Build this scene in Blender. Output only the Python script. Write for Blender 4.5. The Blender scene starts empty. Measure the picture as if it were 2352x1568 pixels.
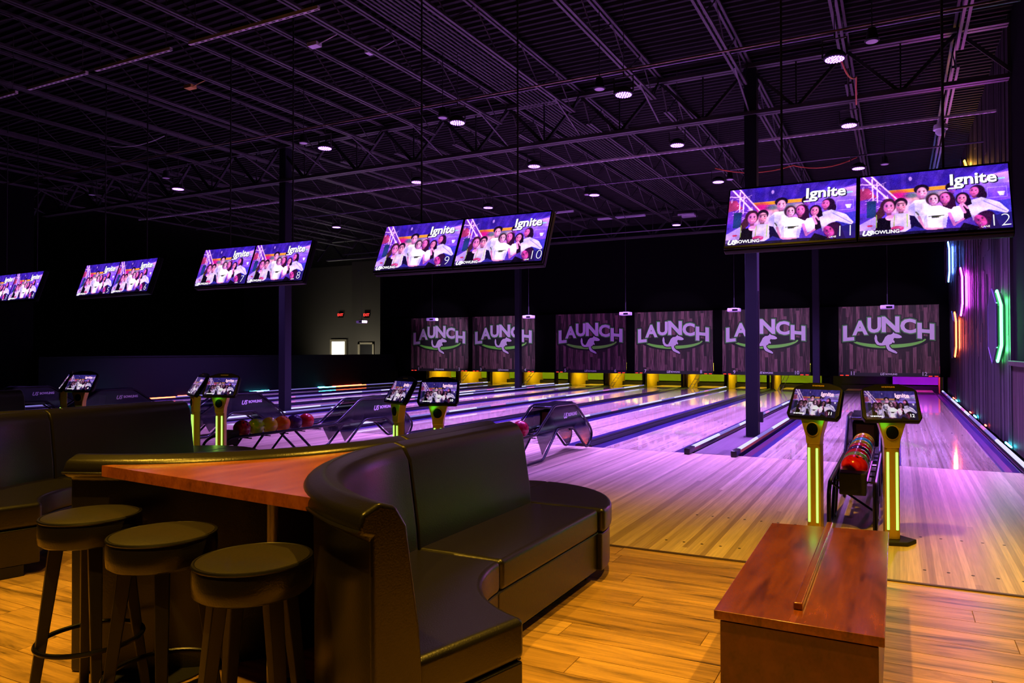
import bpy, bmesh, math, random
import numpy as np
from mathutils import Vector, Matrix, Euler

# ------------------------------------------------------------------ camera
S = bpy.context.scene
COL = S.collection
PI = math.pi
YAW, PITCH, ROLL, CAMH = .4514, .0140, -.0022, 1.4152
cam_d = bpy.data.cameras.new('camera'); cam = bpy.data.objects.new('camera', cam_d); COL.objects.link(cam)
cam_d.sensor_width = 36; cam_d.sensor_fit = 'HORIZONTAL'; cam_d.lens = 1639.03 / 2352 * 36
cam_d.shift_x = -92.46 / 2352; cam_d.clip_end = 100; cam_d.clip_start = .05
fw = Vector((-math.sin(YAW) * math.cos(PITCH), math.cos(YAW) * math.cos(PITCH), math.sin(PITCH)))
rt = Vector((math.cos(YAW), math.sin(YAW), 0)); up = rt.cross(fw)
r2 = rt * math.cos(ROLL) + up * math.sin(ROLL); u2 = -rt * math.sin(ROLL) + up * math.cos(ROLL)
cam.matrix_world = Matrix(((r2.x, u2.x, -fw.x, 0), (r2.y, u2.y, -fw.y, 0), (r2.z, u2.z, -fw.z, CAMH), (0, 0, 0, 1)))
S.camera = cam
S.view_settings.view_transform = 'Standard'; S.view_settings.look = 'None'
S.view_settings.exposure = 0; S.view_settings.gamma = 1; S.view_settings.use_curve_mapping = False
w = bpy.data.worlds.new('world'); S.world = w; w.use_nodes = True
w.node_tree.nodes['Background'].inputs[0].default_value = (.10, .06, .16, 1)
w.node_tree.nodes['Background'].inputs[1].default_value = .02

def srgb(r, g, b):
    f = lambda c: (c / 255 / 12.92) if c / 255 <= .04045 else ((c / 255 + .055) / 1.055) ** 2.4
    return (f(r), f(g), f(b))
def lamp(kind, name, loc, energy, color, target=None, size=.2, angle=60, blend=.5):
    d = bpy.data.lights.new(name, kind); d.energy = energy; d.color = color
    if kind == 'SPOT': d.spot_size = math.radians(angle); d.spot_blend = blend; d.shadow_soft_size = size
    elif kind == 'POINT': d.shadow_soft_size = size
    elif kind == 'AREA':
        if isinstance(size, tuple): d.shape = 'RECTANGLE'; d.size, d.size_y = size
        else: d.size = size
    o = bpy.data.objects.new(name, d); COL.objects.link(o); o.location = loc
    if target is not None: o.rotation_euler = (Vector(target) - Vector(loc)).to_track_quat('-Z', 'Y').to_euler()
    return o

PURPLE = (.41, .185, 1.0); AMBER = (1.0, .53, .04)
FIX = [(-8.99, 9.45), (-6.14, 9.3), (-3.40, 9.3), (-.67, 9.3), (-14.1, 10.4), (-9.06, 12.2), (-6.27, 12.15), (-3.41, 12.0), (-.67, 12.15),
       (-14.4, 15.6), (-9.1, 15.15), (-6.2, 15.0), (-3.38, 15.0), (-.67, 15.1), (-5.6, 19.6)]
FZ = 5.1
for i, (x, y) in enumerate(FIX):
    lamp('SPOT', 'purple_spot', (x, y, FZ - .12), 6000 if y > 10.6 else 2900, PURPLE, (x, y + (.4 if y > 10.6 else 1.3), 0), .07, 118 if y > 10.6 else 100, .8)
# purple wash over lanes 1-4 and the masking units (lamps only, no fixtures modelled)
for x, y in ((-12.5, 19.5), (-17.5, 15), (-9.5, 20), (-2.0, 19.6)):
    lamp('SPOT', 'far_purple_spot', (x, y, 5.0), 3000, PURPLE, (x, y + .3, 0), .1, 110, .8)
for x in (-18.2, -14.8, -11.0, -7.55, -4.22, -.28):
    lamp('SPOT', 'projector_beam', (x, 21.05, 2.58), 360, (.80, .55, 1.0), (x, 25.8, 1.85), .04, 46, .35)
# warm lounge down-lights, above and behind the camera
for x, y, e, a in ((-1.15, 3.75, 820, 80), (1.25, 3.1, 820, 74), (-2.3, .3, 800, 76), (-4.6, 1.6, 700, 72), (-7.2, 2.6, 520, 80)):
    lamp('SPOT', 'amber_downlight', (x, y, 5.1), e, AMBER, (x + .05, y + .3, 0), .05, a, .55)

# ------------------------------------------------------------------ helpers
class MB:
    def __init__(s): s.v = []; s.f = []
    def add(s, v, f):
        n = len(s.v); s.v += [tuple(p) for p in v]; s.f += [tuple(i + n for i in q) for q in f]; return s
    def box(s, x0, x1, y0, y1, z0, z1):
        v = [(x, y, z) for z in (z0, z1) for y in (y0, y1) for x in (x0, x1)]
        return s.add(v, [(0, 2, 3, 1), (4, 5, 7, 6), (0, 1, 5, 4), (2, 6, 7, 3), (0, 4, 6, 2), (1, 3, 7, 5)])
    def prism(s, pts, axis, a, b):
        """2-D outline extruded along an axis. axis 'x': pts=(y,z); 'y': (x,z); 'z': (x,y)"""
        mk = {'x': lambda p, t: (t, p[0], p[1]), 'y': lambda p, t: (p[0], t, p[1]), 'z': lambda p, t: (p[0], p[1], t)}[axis]
        n = len(pts); v = [mk(p, a) for p in pts] + [mk(p, b) for p in pts]
        f = [tuple(range(n)), tuple(range(2 * n - 1, n - 1, -1))] + [(i, i + n, (i + 1) % n + n, (i + 1) % n) for i in range(n)]
        return s.add(v, f)
    def tube(s, pts, r, k=8, closed=False):
        pts = [Vector(p) for p in pts]; n = len(pts); base = []
        prev = None
        for i, p in enumerate(pts):
            a = pts[(i - 1) % n] if (i or closed) else p; b = pts[(i + 1) % n] if (i < n - 1 or closed) else p
            t = (b - a).normalized()
            if prev is None:
                u = t.orthogonal().normalized()
            else:
                u = (prev - t * prev.dot(t)).normalized()
            prev = u; wv = t.cross(u)
            rr = r[i] if isinstance(r, (list, tuple)) else r
            base += [p + (u * math.cos(2 * PI * j / k) + wv * math.sin(2 * PI * j / k)) * rr for j in range(k)]
        f = []
        for i in range(n if closed else n - 1):
            m = (i + 1) % n
            for j in range(k): f.append((i * k + j, i * k + (j + 1) % k, m * k + (j + 1) % k, m * k + j))
        if not closed: f += [tuple(range(k))[::-1], tuple(range((n - 1) * k, n * k))]
        return s.add(base, f)
    def lathe(s, prof, c=(0, 0, 0), k=24):
        v = []; f = []
        for r, z in prof: v += [(c[0] + r * math.cos(2 * PI * j / k), c[1] + r * math.sin(2 * PI * j / k), c[2] + z) for j in range(k)]
        m = len(prof)
        for i in range(m - 1):
            for j in range(k): f.append((i * k + j, i * k + (j + 1) % k, (i + 1) * k + (j + 1) % k, (i + 1) * k + j))
        f += [tuple(range(k))[::-1], tuple(range((m - 1) * k, m * k))]
        return s.add(v, f)
    def arc(s, prof, cx, cy, a0, a1, n):
        """profile (r,z) swept about a vertical axis at cx,cy between angles (radians)"""
        m = len(prof); v = []; f = []
        for i in range(n + 1):
            a = a0 + (a1 - a0) * i / n
            v += [(cx + r * math.cos(a), cy + r * math.sin(a), z) for r, z in prof]
        for i in range(n):
            for j in range(m): f.append((i * m + j, i * m + (j + 1) % m, (i + 1) * m + (j + 1) % m, (i + 1) * m + j))
        f += [tuple(range(m)), tuple(range(n * m, n * m + m))[::-1]]
        return s.add(v, f)
    def build(s, name, m, parent=None, bevel=0, seg=2, smooth=False, ang=35, loc=None):
        me = bpy.data.meshes.new(name); me.from_pydata(s.v, [], s.f)
        bm = bmesh.new(); bm.from_mesh(me); bmesh.ops.recalc_face_normals(bm, faces=bm.faces[:]); bm.to_mesh(me); bm.free()
        if m is not None: me.materials.append(m)
        return link(name, me, parent, bevel, seg, smooth, ang, loc)
def link(name, me, parent=None, bevel=0, seg=2, smooth=False, ang=35, loc=None):
    o = bpy.data.objects.new(name, me); COL.objects.link(o)
    if parent is not None: o.parent = parent
    if loc is not None: o.location = loc
    if smooth or bevel:
        if smooth and not bevel:
            bm = bmesh.new(); bm.from_mesh(me)
            for e in bm.edges:
                if len(e.link_faces) == 2 and e.calc_face_angle(0) > math.radians(ang): e.smooth = False
            bm.to_mesh(me); bm.free()
        me.shade_smooth() if hasattr(me, 'shade_smooth') else None
        for p in me.polygons: p.use_smooth = True
    if bevel:
        b = o.modifiers.new('bevel', 'BEVEL'); b.width = bevel; b.segments = seg; b.limit_method = 'ANGLE'; b.angle_limit = math.radians(ang); b.harden_normals = False
        wn = o.modifiers.new('wn', 'WEIGHTED_NORMAL'); wn.keep_sharp = True
    return o
def thing(name, label, cat, loc=(0, 0, 0), rz=0, group=None):
    o = bpy.data.objects.new(name, None); COL.objects.link(o); o.empty_display_size = .1
    o.location = loc; o.rotation_euler = (0, 0, rz); return tag(o, label, cat, group)
def tag(o, label, cat, group=None, kind=None):
    o['label'] = label; o['category'] = cat
    if group: o['group'] = group
    if kind: o['kind'] = kind
    return o
def struct(o): o['kind'] = 'structure'; return o
def sempty(name):
    o = bpy.data.objects.new(name, None); COL.objects.link(o); return struct(o)
def copy_tree(o, parent=None):
    c = o.copy(); COL.objects.link(c); c.parent = parent
    for ch in list(o.children): copy_tree(ch, c)
    return c

# ------------------------------------------------------------------ materials
def mat(name, col, rough=.5, metal=0, emit=None, es=1.0, alpha=None, trans=0, coat=0, spec=.5, bump=0, bscale=200, var=0, vscale=6, stretch=(1, 1, 1)):
    m = bpy.data.materials.new(name); m.use_nodes = True; nt = m.node_tree; b = nt.nodes['Principled BSDF']
    col = tuple(col)
    b.inputs['Base Color'].default_value = (*col, 1); b.inputs['Roughness'].default_value = rough; b.inputs['Metallic'].default_value = metal
    b.inputs['Specular IOR Level'].default_value = spec; b.inputs['Coat Weight'].default_value = coat; b.inputs['Coat Roughness'].default_value = .08
    b.inputs['Transmission Weight'].default_value = trans
    if emit: b.inputs['Emission Color'].default_value = (*emit, 1); b.inputs['Emission Strength'].default_value = es
    if alpha is not None: b.inputs['Alpha'].default_value = alpha
    L = nt.links
    if bump or var:
        tc = nt.nodes.new('ShaderNodeTexCoord'); mp = nt.nodes.new('ShaderNodeMapping'); mp.inputs['Scale'].default_value = stretch
        L.new(tc.outputs['Object'], mp.inputs[0])
    if bump:
        n = nt.nodes.new('ShaderNodeTexNoise'); n.inputs['Scale'].default_value = bscale; n.inputs['Detail'].default_value = 3
        bp = nt.nodes.new('ShaderNodeBump'); bp.inputs['Strength'].default_value = bump; bp.inputs['Distance'].default_value = .002
        L.new(mp.outputs[0], n.inputs['Vector']); L.new(n.outputs[0], bp.inputs['Height']); L.new(bp.outputs[0], b.inputs['Normal'])
    if var:
        n = nt.nodes.new('ShaderNodeTexNoise'); n.inputs['Scale'].default_value = vscale; n.inputs['Detail'].default_value = 4
        r = nt.nodes.new('ShaderNodeValToRGB'); e = r.color_ramp.elements
        e[0].position = .35; e[1].position = .65
        e[0].color = (*[c * (1 - var) for c in col], 1); e[1].color = (*[min(1, c * (1 + var)) for c in col], 1)
        L.new(mp.outputs[0], n.inputs['Vector']); L.new(n.outputs[0], r.inputs[0]); L.new(r.outputs[0], b.inputs['Base Color'])
    return m
def N(nt, t, **k):
    n = nt.nodes.new(t)
    for a, v in k.items(): setattr(n, a, v)
    return n
def M_(nt, op, a, b=None):
    n = nt.nodes.new('ShaderNodeMath'); n.operation = op
    for i, v in enumerate((a, b)):
        if v is None: continue
        if isinstance(v, (int, float)): n.inputs[i].default_value = v
        else: nt.links.new(v, n.inputs[i])
    return n.outputs[0]
def ramp(nt, fac, stops):
    r = nt.nodes.new('ShaderNodeValToRGB'); e = r.color_ramp.elements
    while len(e) < len(stops): e.new(.5)
    for i, (p, c) in enumerate(stops): e[i].position = p; e[i].color = (*c, 1)
    nt.links.new(fac, r.inputs[0]); return r.outputs[0]

def boards_mat(name, width, cols, rough, coat, length=2.4, seam=.25, bumpy=.15):
    """maple strips running along Y; world (object) coordinates"""
    m = bpy.data.materials.new(name); m.use_nodes = True; nt = m.node_tree; b = nt.nodes['Principled BSDF']; L = nt.links
    tc = N(nt, 'ShaderNodeTexCoord'); sp = N(nt, 'ShaderNodeSeparateXYZ'); L.new(tc.outputs['Object'], sp.inputs[0])
    bx = M_(nt, 'FLOOR', M_(nt, 'DIVIDE', sp.outputs[0], width))
    wn = N(nt, 'ShaderNodeTexWhiteNoise', noise_dimensions='1D'); L.new(bx, wn.inputs['W'])
    off = M_(nt, 'MULTIPLY', wn.outputs['Value'], 7.0)
    by = M_(nt, 'FLOOR', M_(nt, 'ADD', M_(nt, 'DIVIDE', sp.outputs[1], length), off))
    cb = N(nt, 'ShaderNodeCombineXYZ'); L.new(bx, cb.inputs[0]); L.new(by, cb.inputs[1])
    w2 = N(nt, 'ShaderNodeTexWhiteNoise', noise_dimensions='3D'); L.new(cb.outputs[0], w2.inputs[0])
    col = ramp(nt, w2.outputs['Value'], [(i / (len(cols) - 1), c) for i, c in enumerate(cols)])
    mp = N(nt, 'ShaderNodeMapping'); mp.inputs['Scale'].default_value = (60, 2.2, 1); L.new(tc.outputs['Object'], mp.inputs[0])
    nz = N(nt, 'ShaderNodeTexNoise'); nz.inputs['Scale'].default_value = 1.2; nz.inputs['Detail'].default_value = 6; L.new(mp.outputs[0], nz.inputs[0])
    g = ramp(nt, nz.outputs[0], [(.3, (.78, .78, .78)), (.7, (1.1, 1.1, 1.1))])
    mx = N(nt, 'ShaderNodeMix', data_type='RGBA', blend_type='MULTIPLY'); mx.inputs[0].default_value = 1
    L.new(col, mx.inputs[6]); L.new(g, mx.inputs[7]); L.new(mx.outputs[2], b.inputs['Base Color'])
    b.inputs['Roughness'].default_value = rough; b.inputs['Coat Weight'].default_value = coat; b.inputs['Coat Roughness'].default_value = .03
    bp = N(nt, 'ShaderNodeBump'); bp.inputs['Strength'].default_value = bumpy; bp.inputs['Distance'].default_value = .001
    L.new(nz.outputs[0], bp.inputs['Height']); L.new(bp.outputs[0], b.inputs['Normal'])
    return m

def plankpiece_mat(name, cols, rough=.42, axis=0, tone=.5, coat=0.0, knots=True, dark=.35):
    """one plank per object: tone from Object Info random, grain along axis"""
    m = bpy.data.materials.new(name); m.use_nodes = True; nt = m.node_tree; b = nt.nodes['Principled BSDF']; L = nt.links
    tc = N(nt, 'ShaderNodeTexCoord'); oi = N(nt, 'ShaderNodeObjectInfo')
    va = N(nt, 'ShaderNodeVectorMath', operation='ADD'); L.new(tc.outputs['Object'], va.inputs[0])
    sc = N(nt, 'ShaderNodeVectorMath', operation='SCALE'); cb = N(nt, 'ShaderNodeCombineXYZ')
    for i in range(3): L.new(oi.outputs['Random'], cb.inputs[i])
    L.new(cb.outputs[0], sc.inputs[0]); sc.inputs['Scale'].default_value = 37.0; L.new(sc.outputs[0], va.inputs[1])
    mp = N(nt, 'ShaderNodeMapping'); s = [14, 14, 14]; s[axis] = 1.3; mp.inputs['Scale'].default_value = s; L.new(va.outputs[0], mp.inputs[0])
    nz = N(nt, 'ShaderNodeTexNoise'); nz.inputs['Scale'].default_value = 1.0; nz.inputs['Detail'].default_value = 8; nz.inputs['Roughness'].default_value = .65; nz.inputs['Distortion'].default_value = .6; L.new(mp.outputs[0], nz.inputs[0])
    mp2 = N(nt, 'ShaderNodeMapping'); s = [60, 60, 60]; s[axis] = 3; mp2.inputs['Scale'].default_value = s; L.new(va.outputs[0], mp2.inputs[0])
    n2 = N(nt, 'ShaderNodeTexNoise'); n2.inputs['Scale'].default_value = 1.5; n2.inputs['Detail'].default_value = 4; L.new(mp2.outputs[0], n2.inputs[0])
    base = ramp(nt, oi.outputs['Random'], [(i / (len(cols) - 1), c) for i, c in enumerate(cols)])
    g = ramp(nt, nz.outputs[0], [(.33, (dark, dark, dark)), (.40, (.58, .58, .58)), (.50, (.90, .90, .90)), (.60, (1.08, 1.08, 1.08)), (.74, (1.28, 1.28, 1.28))])
    g2 = ramp(nt, n2.outputs[0], [(.3, (.8, .8, .8)), (.7, (1.12, 1.12, 1.12))])
    x1 = N(nt, 'ShaderNodeMix', data_type='RGBA', blend_type='MULTIPLY'); x1.inputs[0].default_value = 1; L.new(base, x1.inputs[6]); L.new(g, x1.inputs[7])
    x2 = N(nt, 'ShaderNodeMix', data_type='RGBA', blend_type='MULTIPLY'); x2.inputs[0].default_value = 1; L.new(x1.outputs[2], x2.inputs[6]); L.new(g2, x2.inputs[7])
    L.new(x2.outputs[2], b.inputs['Base Color']); b.inputs['Roughness'].default_value = rough; b.inputs['Coat Weight'].default_value = coat; b.inputs['Specular IOR Level'].default_value = .5 if axis == 0 else .15
    bp = N(nt, 'ShaderNodeBump'); bp.inputs['Strength'].default_value = .25; bp.inputs['Distance'].default_value = .002; L.new(n2.outputs[0], bp.inputs['Height']); L.new(bp.outputs[0], b.inputs['Normal'])
    return m

def print_planks_mat(name):
    """flat vinyl print of vertical weathered boards, x across, z up"""
    m = bpy.data.materials.new(name); m.use_nodes = True; nt = m.node_tree; b = nt.nodes['Principled BSDF']; L = nt.links
    tc = N(nt, 'ShaderNodeTexCoord'); sp = N(nt, 'ShaderNodeSeparateXYZ'); L.new(tc.outputs['Object'], sp.inputs[0])
    bx = M_(nt, 'FLOOR', M_(nt, 'DIVIDE', sp.outputs[0], .105))
    wn = N(nt, 'ShaderNodeTexWhiteNoise', noise_dimensions='1D'); L.new(bx, wn.inputs['W'])
    bz = M_(nt, 'FLOOR', M_(nt, 'ADD', M_(nt, 'DIVIDE', sp.outputs[2], 1.1), M_(nt, 'MULTIPLY', wn.outputs['Value'], 5)))
    cb = N(nt, 'ShaderNodeCombineXYZ'); L.new(bx, cb.inputs[0]); L.new(bz, cb.inputs[1])
    w2 = N(nt, 'ShaderNodeTexWhiteNoise', noise_dimensions='3D'); L.new(cb.outputs[0], w2.inputs[0])
    mp = N(nt, 'ShaderNodeMapping'); mp.inputs['Scale'].default_value = (26, 1, 1.6); L.new(tc.outputs['Object'], mp.inputs[0])
    nz = N(nt, 'ShaderNodeTexNoise'); nz.inputs['Scale'].default_value = 1.4; nz.inputs['Detail'].default_value = 7; L.new(mp.outputs[0], nz.inputs[0])
    a = M_(nt, 'ADD', M_(nt, 'MULTIPLY', w2.outputs['Value'], .45), M_(nt, 'MULTIPLY', nz.outputs[0], .75))
    c = ramp(nt, a, [(.32, srgb(14, 8, 10)), (.6, srgb(56, 33, 38)), (.85, srgb(150, 102, 112))])
    L.new(c, b.inputs['Base Color']); b.inputs['Roughness'].default_value = .6
    return m

def laminate_mat(name, c1, c2, c3, rough=.25):
    m = bpy.data.materials.new(name); m.use_nodes = True; nt = m.node_tree; b = nt.nodes['Principled BSDF']; L = nt.links
    tc = N(nt, 'ShaderNodeTexCoord')
    mp = N(nt, 'ShaderNodeMapping'); mp.inputs['Scale'].default_value = (9.0, 1.6, 7); L.new(tc.outputs['Object'], mp.inputs[0])
    n1 = N(nt, 'ShaderNodeTexNoise'); n1.inputs['Scale'].default_value = 1.6; n1.inputs['Detail'].default_value = 8; n1.inputs['Distortion'].default_value = .35; L.new(mp.outputs[0], n1.inputs[0])
    wv = M_(nt, 'SINE', M_(nt, 'MULTIPLY', n1.outputs[0], 34.0))
    mp2 = N(nt, 'ShaderNodeMapping'); mp2.inputs['Scale'].default_value = (90, 4, 60); L.new(tc.outputs['Object'], mp2.inputs[0])
    n2 = N(nt, 'ShaderNodeTexNoise'); n2.inputs['Scale'].default_value = 1.0; n2.inputs['Detail'].default_value = 5; L.new(mp2.outputs[0], n2.inputs[0])
    f = M_(nt, 'ADD', M_(nt, 'MULTIPLY', n1.outputs[0], .60), M_(nt, 'ADD', M_(nt, 'MULTIPLY', wv, .02), M_(nt, 'MULTIPLY', n2.outputs[0], .22)))
    c = ramp(nt, f, [(.18, c1), (.44, c2), (.80, c3)])
    L.new(c, b.inputs['Base Color']); b.inputs['Roughness'].default_value = rough; b.inputs['Coat Weight'].default_value = .3; b.inputs['Coat Roughness'].default_value = .12
    return m

MAP = [srgb(196, 164, 122), srgb(226, 198, 158), srgb(212, 182, 140), srgb(236, 212, 176), srgb(184, 150, 108)]
m_lane = boards_mat('lane_maple', .02703, [srgb(176, 150, 124), srgb(238, 214, 182), srgb(206, 180, 150), srgb(248, 228, 200), srgb(190, 164, 134)], .07, .4, length=30, bumpy=0)
m_appr = boards_mat('approach_maple', .04054, [srgb(168, 142, 110), srgb(226, 200, 160), srgb(190, 164, 128), srgb(240, 216, 178), srgb(176, 148, 114), srgb(214, 188, 148)], .44, .0, length=30.0, bumpy=.0)
m_deck = boards_mat('walkway_laminate', .09, [srgb(84, 66, 74), srgb(116, 94, 104), srgb(100, 80, 90)], .4, .0, length=1.2)
m_fl = plankpiece_mat('oak_vinyl_plank', [srgb(176, 136, 80), srgb(206, 162, 100), srgb(186, 144, 86), srgb(216, 174, 112), srgb(168, 128, 76)], .38, axis=0, dark=.16)
m_sub = mat('subfloor', srgb(40, 28, 18), .8)
m_wallplank = plankpiece_mat('grey_wall_plank', [srgb(30, 26, 28), srgb(54, 48, 50), srgb(40, 35, 38), srgb(74, 66, 70), srgb(26, 22, 24)], .55, axis=2, dark=.45)
m_wains = plankpiece_mat('dark_wainscot_plank', [srgb(70, 50, 52), srgb(86, 66, 68), srgb(60, 44, 46)], .55, axis=2)
m_black = mat('black_paint', srgb(22, 21, 24), .75)
m_wall = mat('wall_black_paint', srgb(7, 6, 8), .95, spec=.08, var=.15)
m_half = mat('half_wall_navy', srgb(15, 15, 20), .9, spec=.15)
m_backwall = mat('back_wall_grey', srgb(84, 80, 72), .85)
m_ceil = mat('deck_paint', srgb(19, 16, 16), .75, spec=.2)
m_steel = mat('steel_dark_paint', srgb(54, 50, 52), .5)
m_steel2 = mat('strut_galvanised', srgb(205, 195, 205), .5)
m_colm = mat('column_navy', srgb(20, 22, 30), .6, spec=.25, bump=.2, bscale=80)
m_gut = mat('gutter_blue', srgb(50, 38, 96), .35)
m_gutd = mat('divider_black', srgb(15, 13, 20), .3)
m_cap = mat('capping_silver', srgb(150, 150, 190), .18, metal=.9)
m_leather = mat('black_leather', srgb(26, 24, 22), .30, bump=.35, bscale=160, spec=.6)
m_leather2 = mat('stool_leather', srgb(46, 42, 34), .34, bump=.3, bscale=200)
m_pipe = mat('dark_piping', srgb(14, 13, 12), .4)
m_kick = mat('sofa_kick', srgb(20, 16, 14), .6)
m_redwood = laminate_mat('cherry_laminate', srgb(54, 24, 11), srgb(128, 64, 28), srgb(150, 82, 40), .2)
m_redwood2 = laminate_mat('cherry_dark', srgb(58, 26, 16), srgb(88, 44, 28), srgb(112, 60, 38), .4)
m_bar = laminate_mat('bar_laminate', srgb(84, 40, 18), srgb(160, 84, 40), srgb(196, 118, 60), .26)
m_chrome = mat('chrome', srgb(225, 215, 190), .38, metal=.85)
m_stoolw = mat('stool_wood', srgb(22, 18, 17), .45, var=.3, vscale=30, stretch=(1, 1, .1))
m_tube = mat('rack_tube', srgb(28, 26, 38), .3, metal=.6)
m_smoke = mat('smoked_acrylic', srgb(24, 18, 36), .08, alpha=.74)
m_hood = mat('hood_cover', srgb(14, 12, 20), .2)
m_gold = mat('hood_inner_gold', srgb(120, 96, 40), .5)
m_con = mat('console_gold', srgb(190, 160, 60), .3, metal=.55)
m_consilver = mat('console_side', srgb(130, 126, 130), .35, metal=.6)
m_bezel = mat('bezel_black', srgb(7, 7, 8), .35, spec=.12)
m_lime = mat('lime_led', (.02, .05, 0), .4, emit=(.42, 1.0, .13), es=1.8)
m_green = mat('green_led', (0, .05, 0), .4, emit=(.03, 1.0, .03), es=4)
m_white = mat('white_print', srgb(235, 228, 245), .5)
m_logow = mat('logo_lavender', srgb(240, 222, 255), .5)
m_logog = mat('logo_green', srgb(130, 245, 80), .5)
m_logok = mat('logo_black', srgb(10, 10, 14), .6)
m_logodg = mat('logo_dark_green', srgb(80, 160, 80), .6)
m_mframe = mat('mask_frame', srgb(20, 16, 26), .5)
m_redled = mat('red_led', (.1, 0, 0), .4, emit=(1, .04, .02), es=1.6)
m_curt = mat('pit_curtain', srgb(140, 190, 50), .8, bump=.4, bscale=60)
m_curtp = mat('pit_curtain_purple_lit', srgb(190, 120, 230), .8)  # curtain copy with the purple pit light put into its colour
m_kb = mat('kickback_yellow', srgb(240, 200, 40), .5)
m_pitd = mat('pin_deck', srgb(220, 190, 120), .25)
m_pin = mat('pin_white', srgb(240, 238, 232), .3)
m_scrub = mat('pit_dark', srgb(14, 12, 14), .7)
m_proj = mat('projector_white', srgb(220, 214, 230), .5)
m_lampoff = mat('lamp_lens', srgb(200, 190, 210), .4)
m_led = mat('violet_led', (.1, .05, .2), .4, emit=(.42, .16, 1.0), es=6)
m_exit = mat('exit_red', (.2, 0, 0), .4, emit=(1, .05, .04), es=1.5)
m_door = mat('lit_doorway', (.8, .8, .7), .5, emit=(1, .95, .82), es=2.4)
m_trimw = mat('door_trim', srgb(150, 142, 120), .6)
m_wire = mat('orange_wire', srgb(200, 90, 50), .5)
m_yel = mat('junction_yellow', srgb(200, 160, 70), .6)
m_hexb = mat('hex_panel', srgb(52, 44, 56), .5)
def glow(name, c, s): return mat(name, (.02, .02, .02), .6, emit=c, es=s, spec=.1)
g_green = glow('neon_green', (.08, 1, .22), 10); g_mag = glow('neon_magenta', (.85, .06, 1), 14); g_red = glow('neon_red', (1, .09, .03), 12)
g_blue = glow('neon_blue', (.10, .25, 1), 14); g_or = glow('neon_orange', (1, .45, .04), 10); g_cyan = glow('neon_cyan', (.05, .8, 1), 22); g_redl = glow('neon_red_low', (1, .08, .05), 12); g_wht = glow('strip_white', (.60, .60, 1), 1.25)
g_pink = glow('strip_pink', (.9, .25, .85), .8); g_bl = glow('strip_blue', (.34, .28, .95), .62)

# ------------------------------------------------------------------ text and flat prints
def text_obj(body, size, m, name, parent, mat_world, bold=.0, extrude=.002, align='CENTER', shear=0, sx=1):
    c = bpy.data.curves.new(name, 'FONT'); c.body = body; c.size = size; c.extrude = extrude; c.offset = bold; c.align_x = align; c.align_y = 'BOTTOM_BASELINE' if False else 'BOTTOM'
    c.resolution_u = 3; c.shear = shear
    t = bpy.data.objects.new(name, c); COL.objects.link(t)
    dg = bpy.context.evaluated_depsgraph_get(); me = bpy.data.meshes.new_from_object(t.evaluated_get(dg)); bpy.data.objects.remove(t)
    me.materials.clear(); me.materials.append(m)
    me.transform(mat_world @ Matrix.Diagonal((sx, 1, 1, 1)))
    return link(name, me, parent)
def up_facing_y(x, y, z): # text plane x right, z up, facing -Y
    return Matrix.Translation((x, y, z)) @ Matrix.Rotation(PI / 2, 4, 'X')

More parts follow.
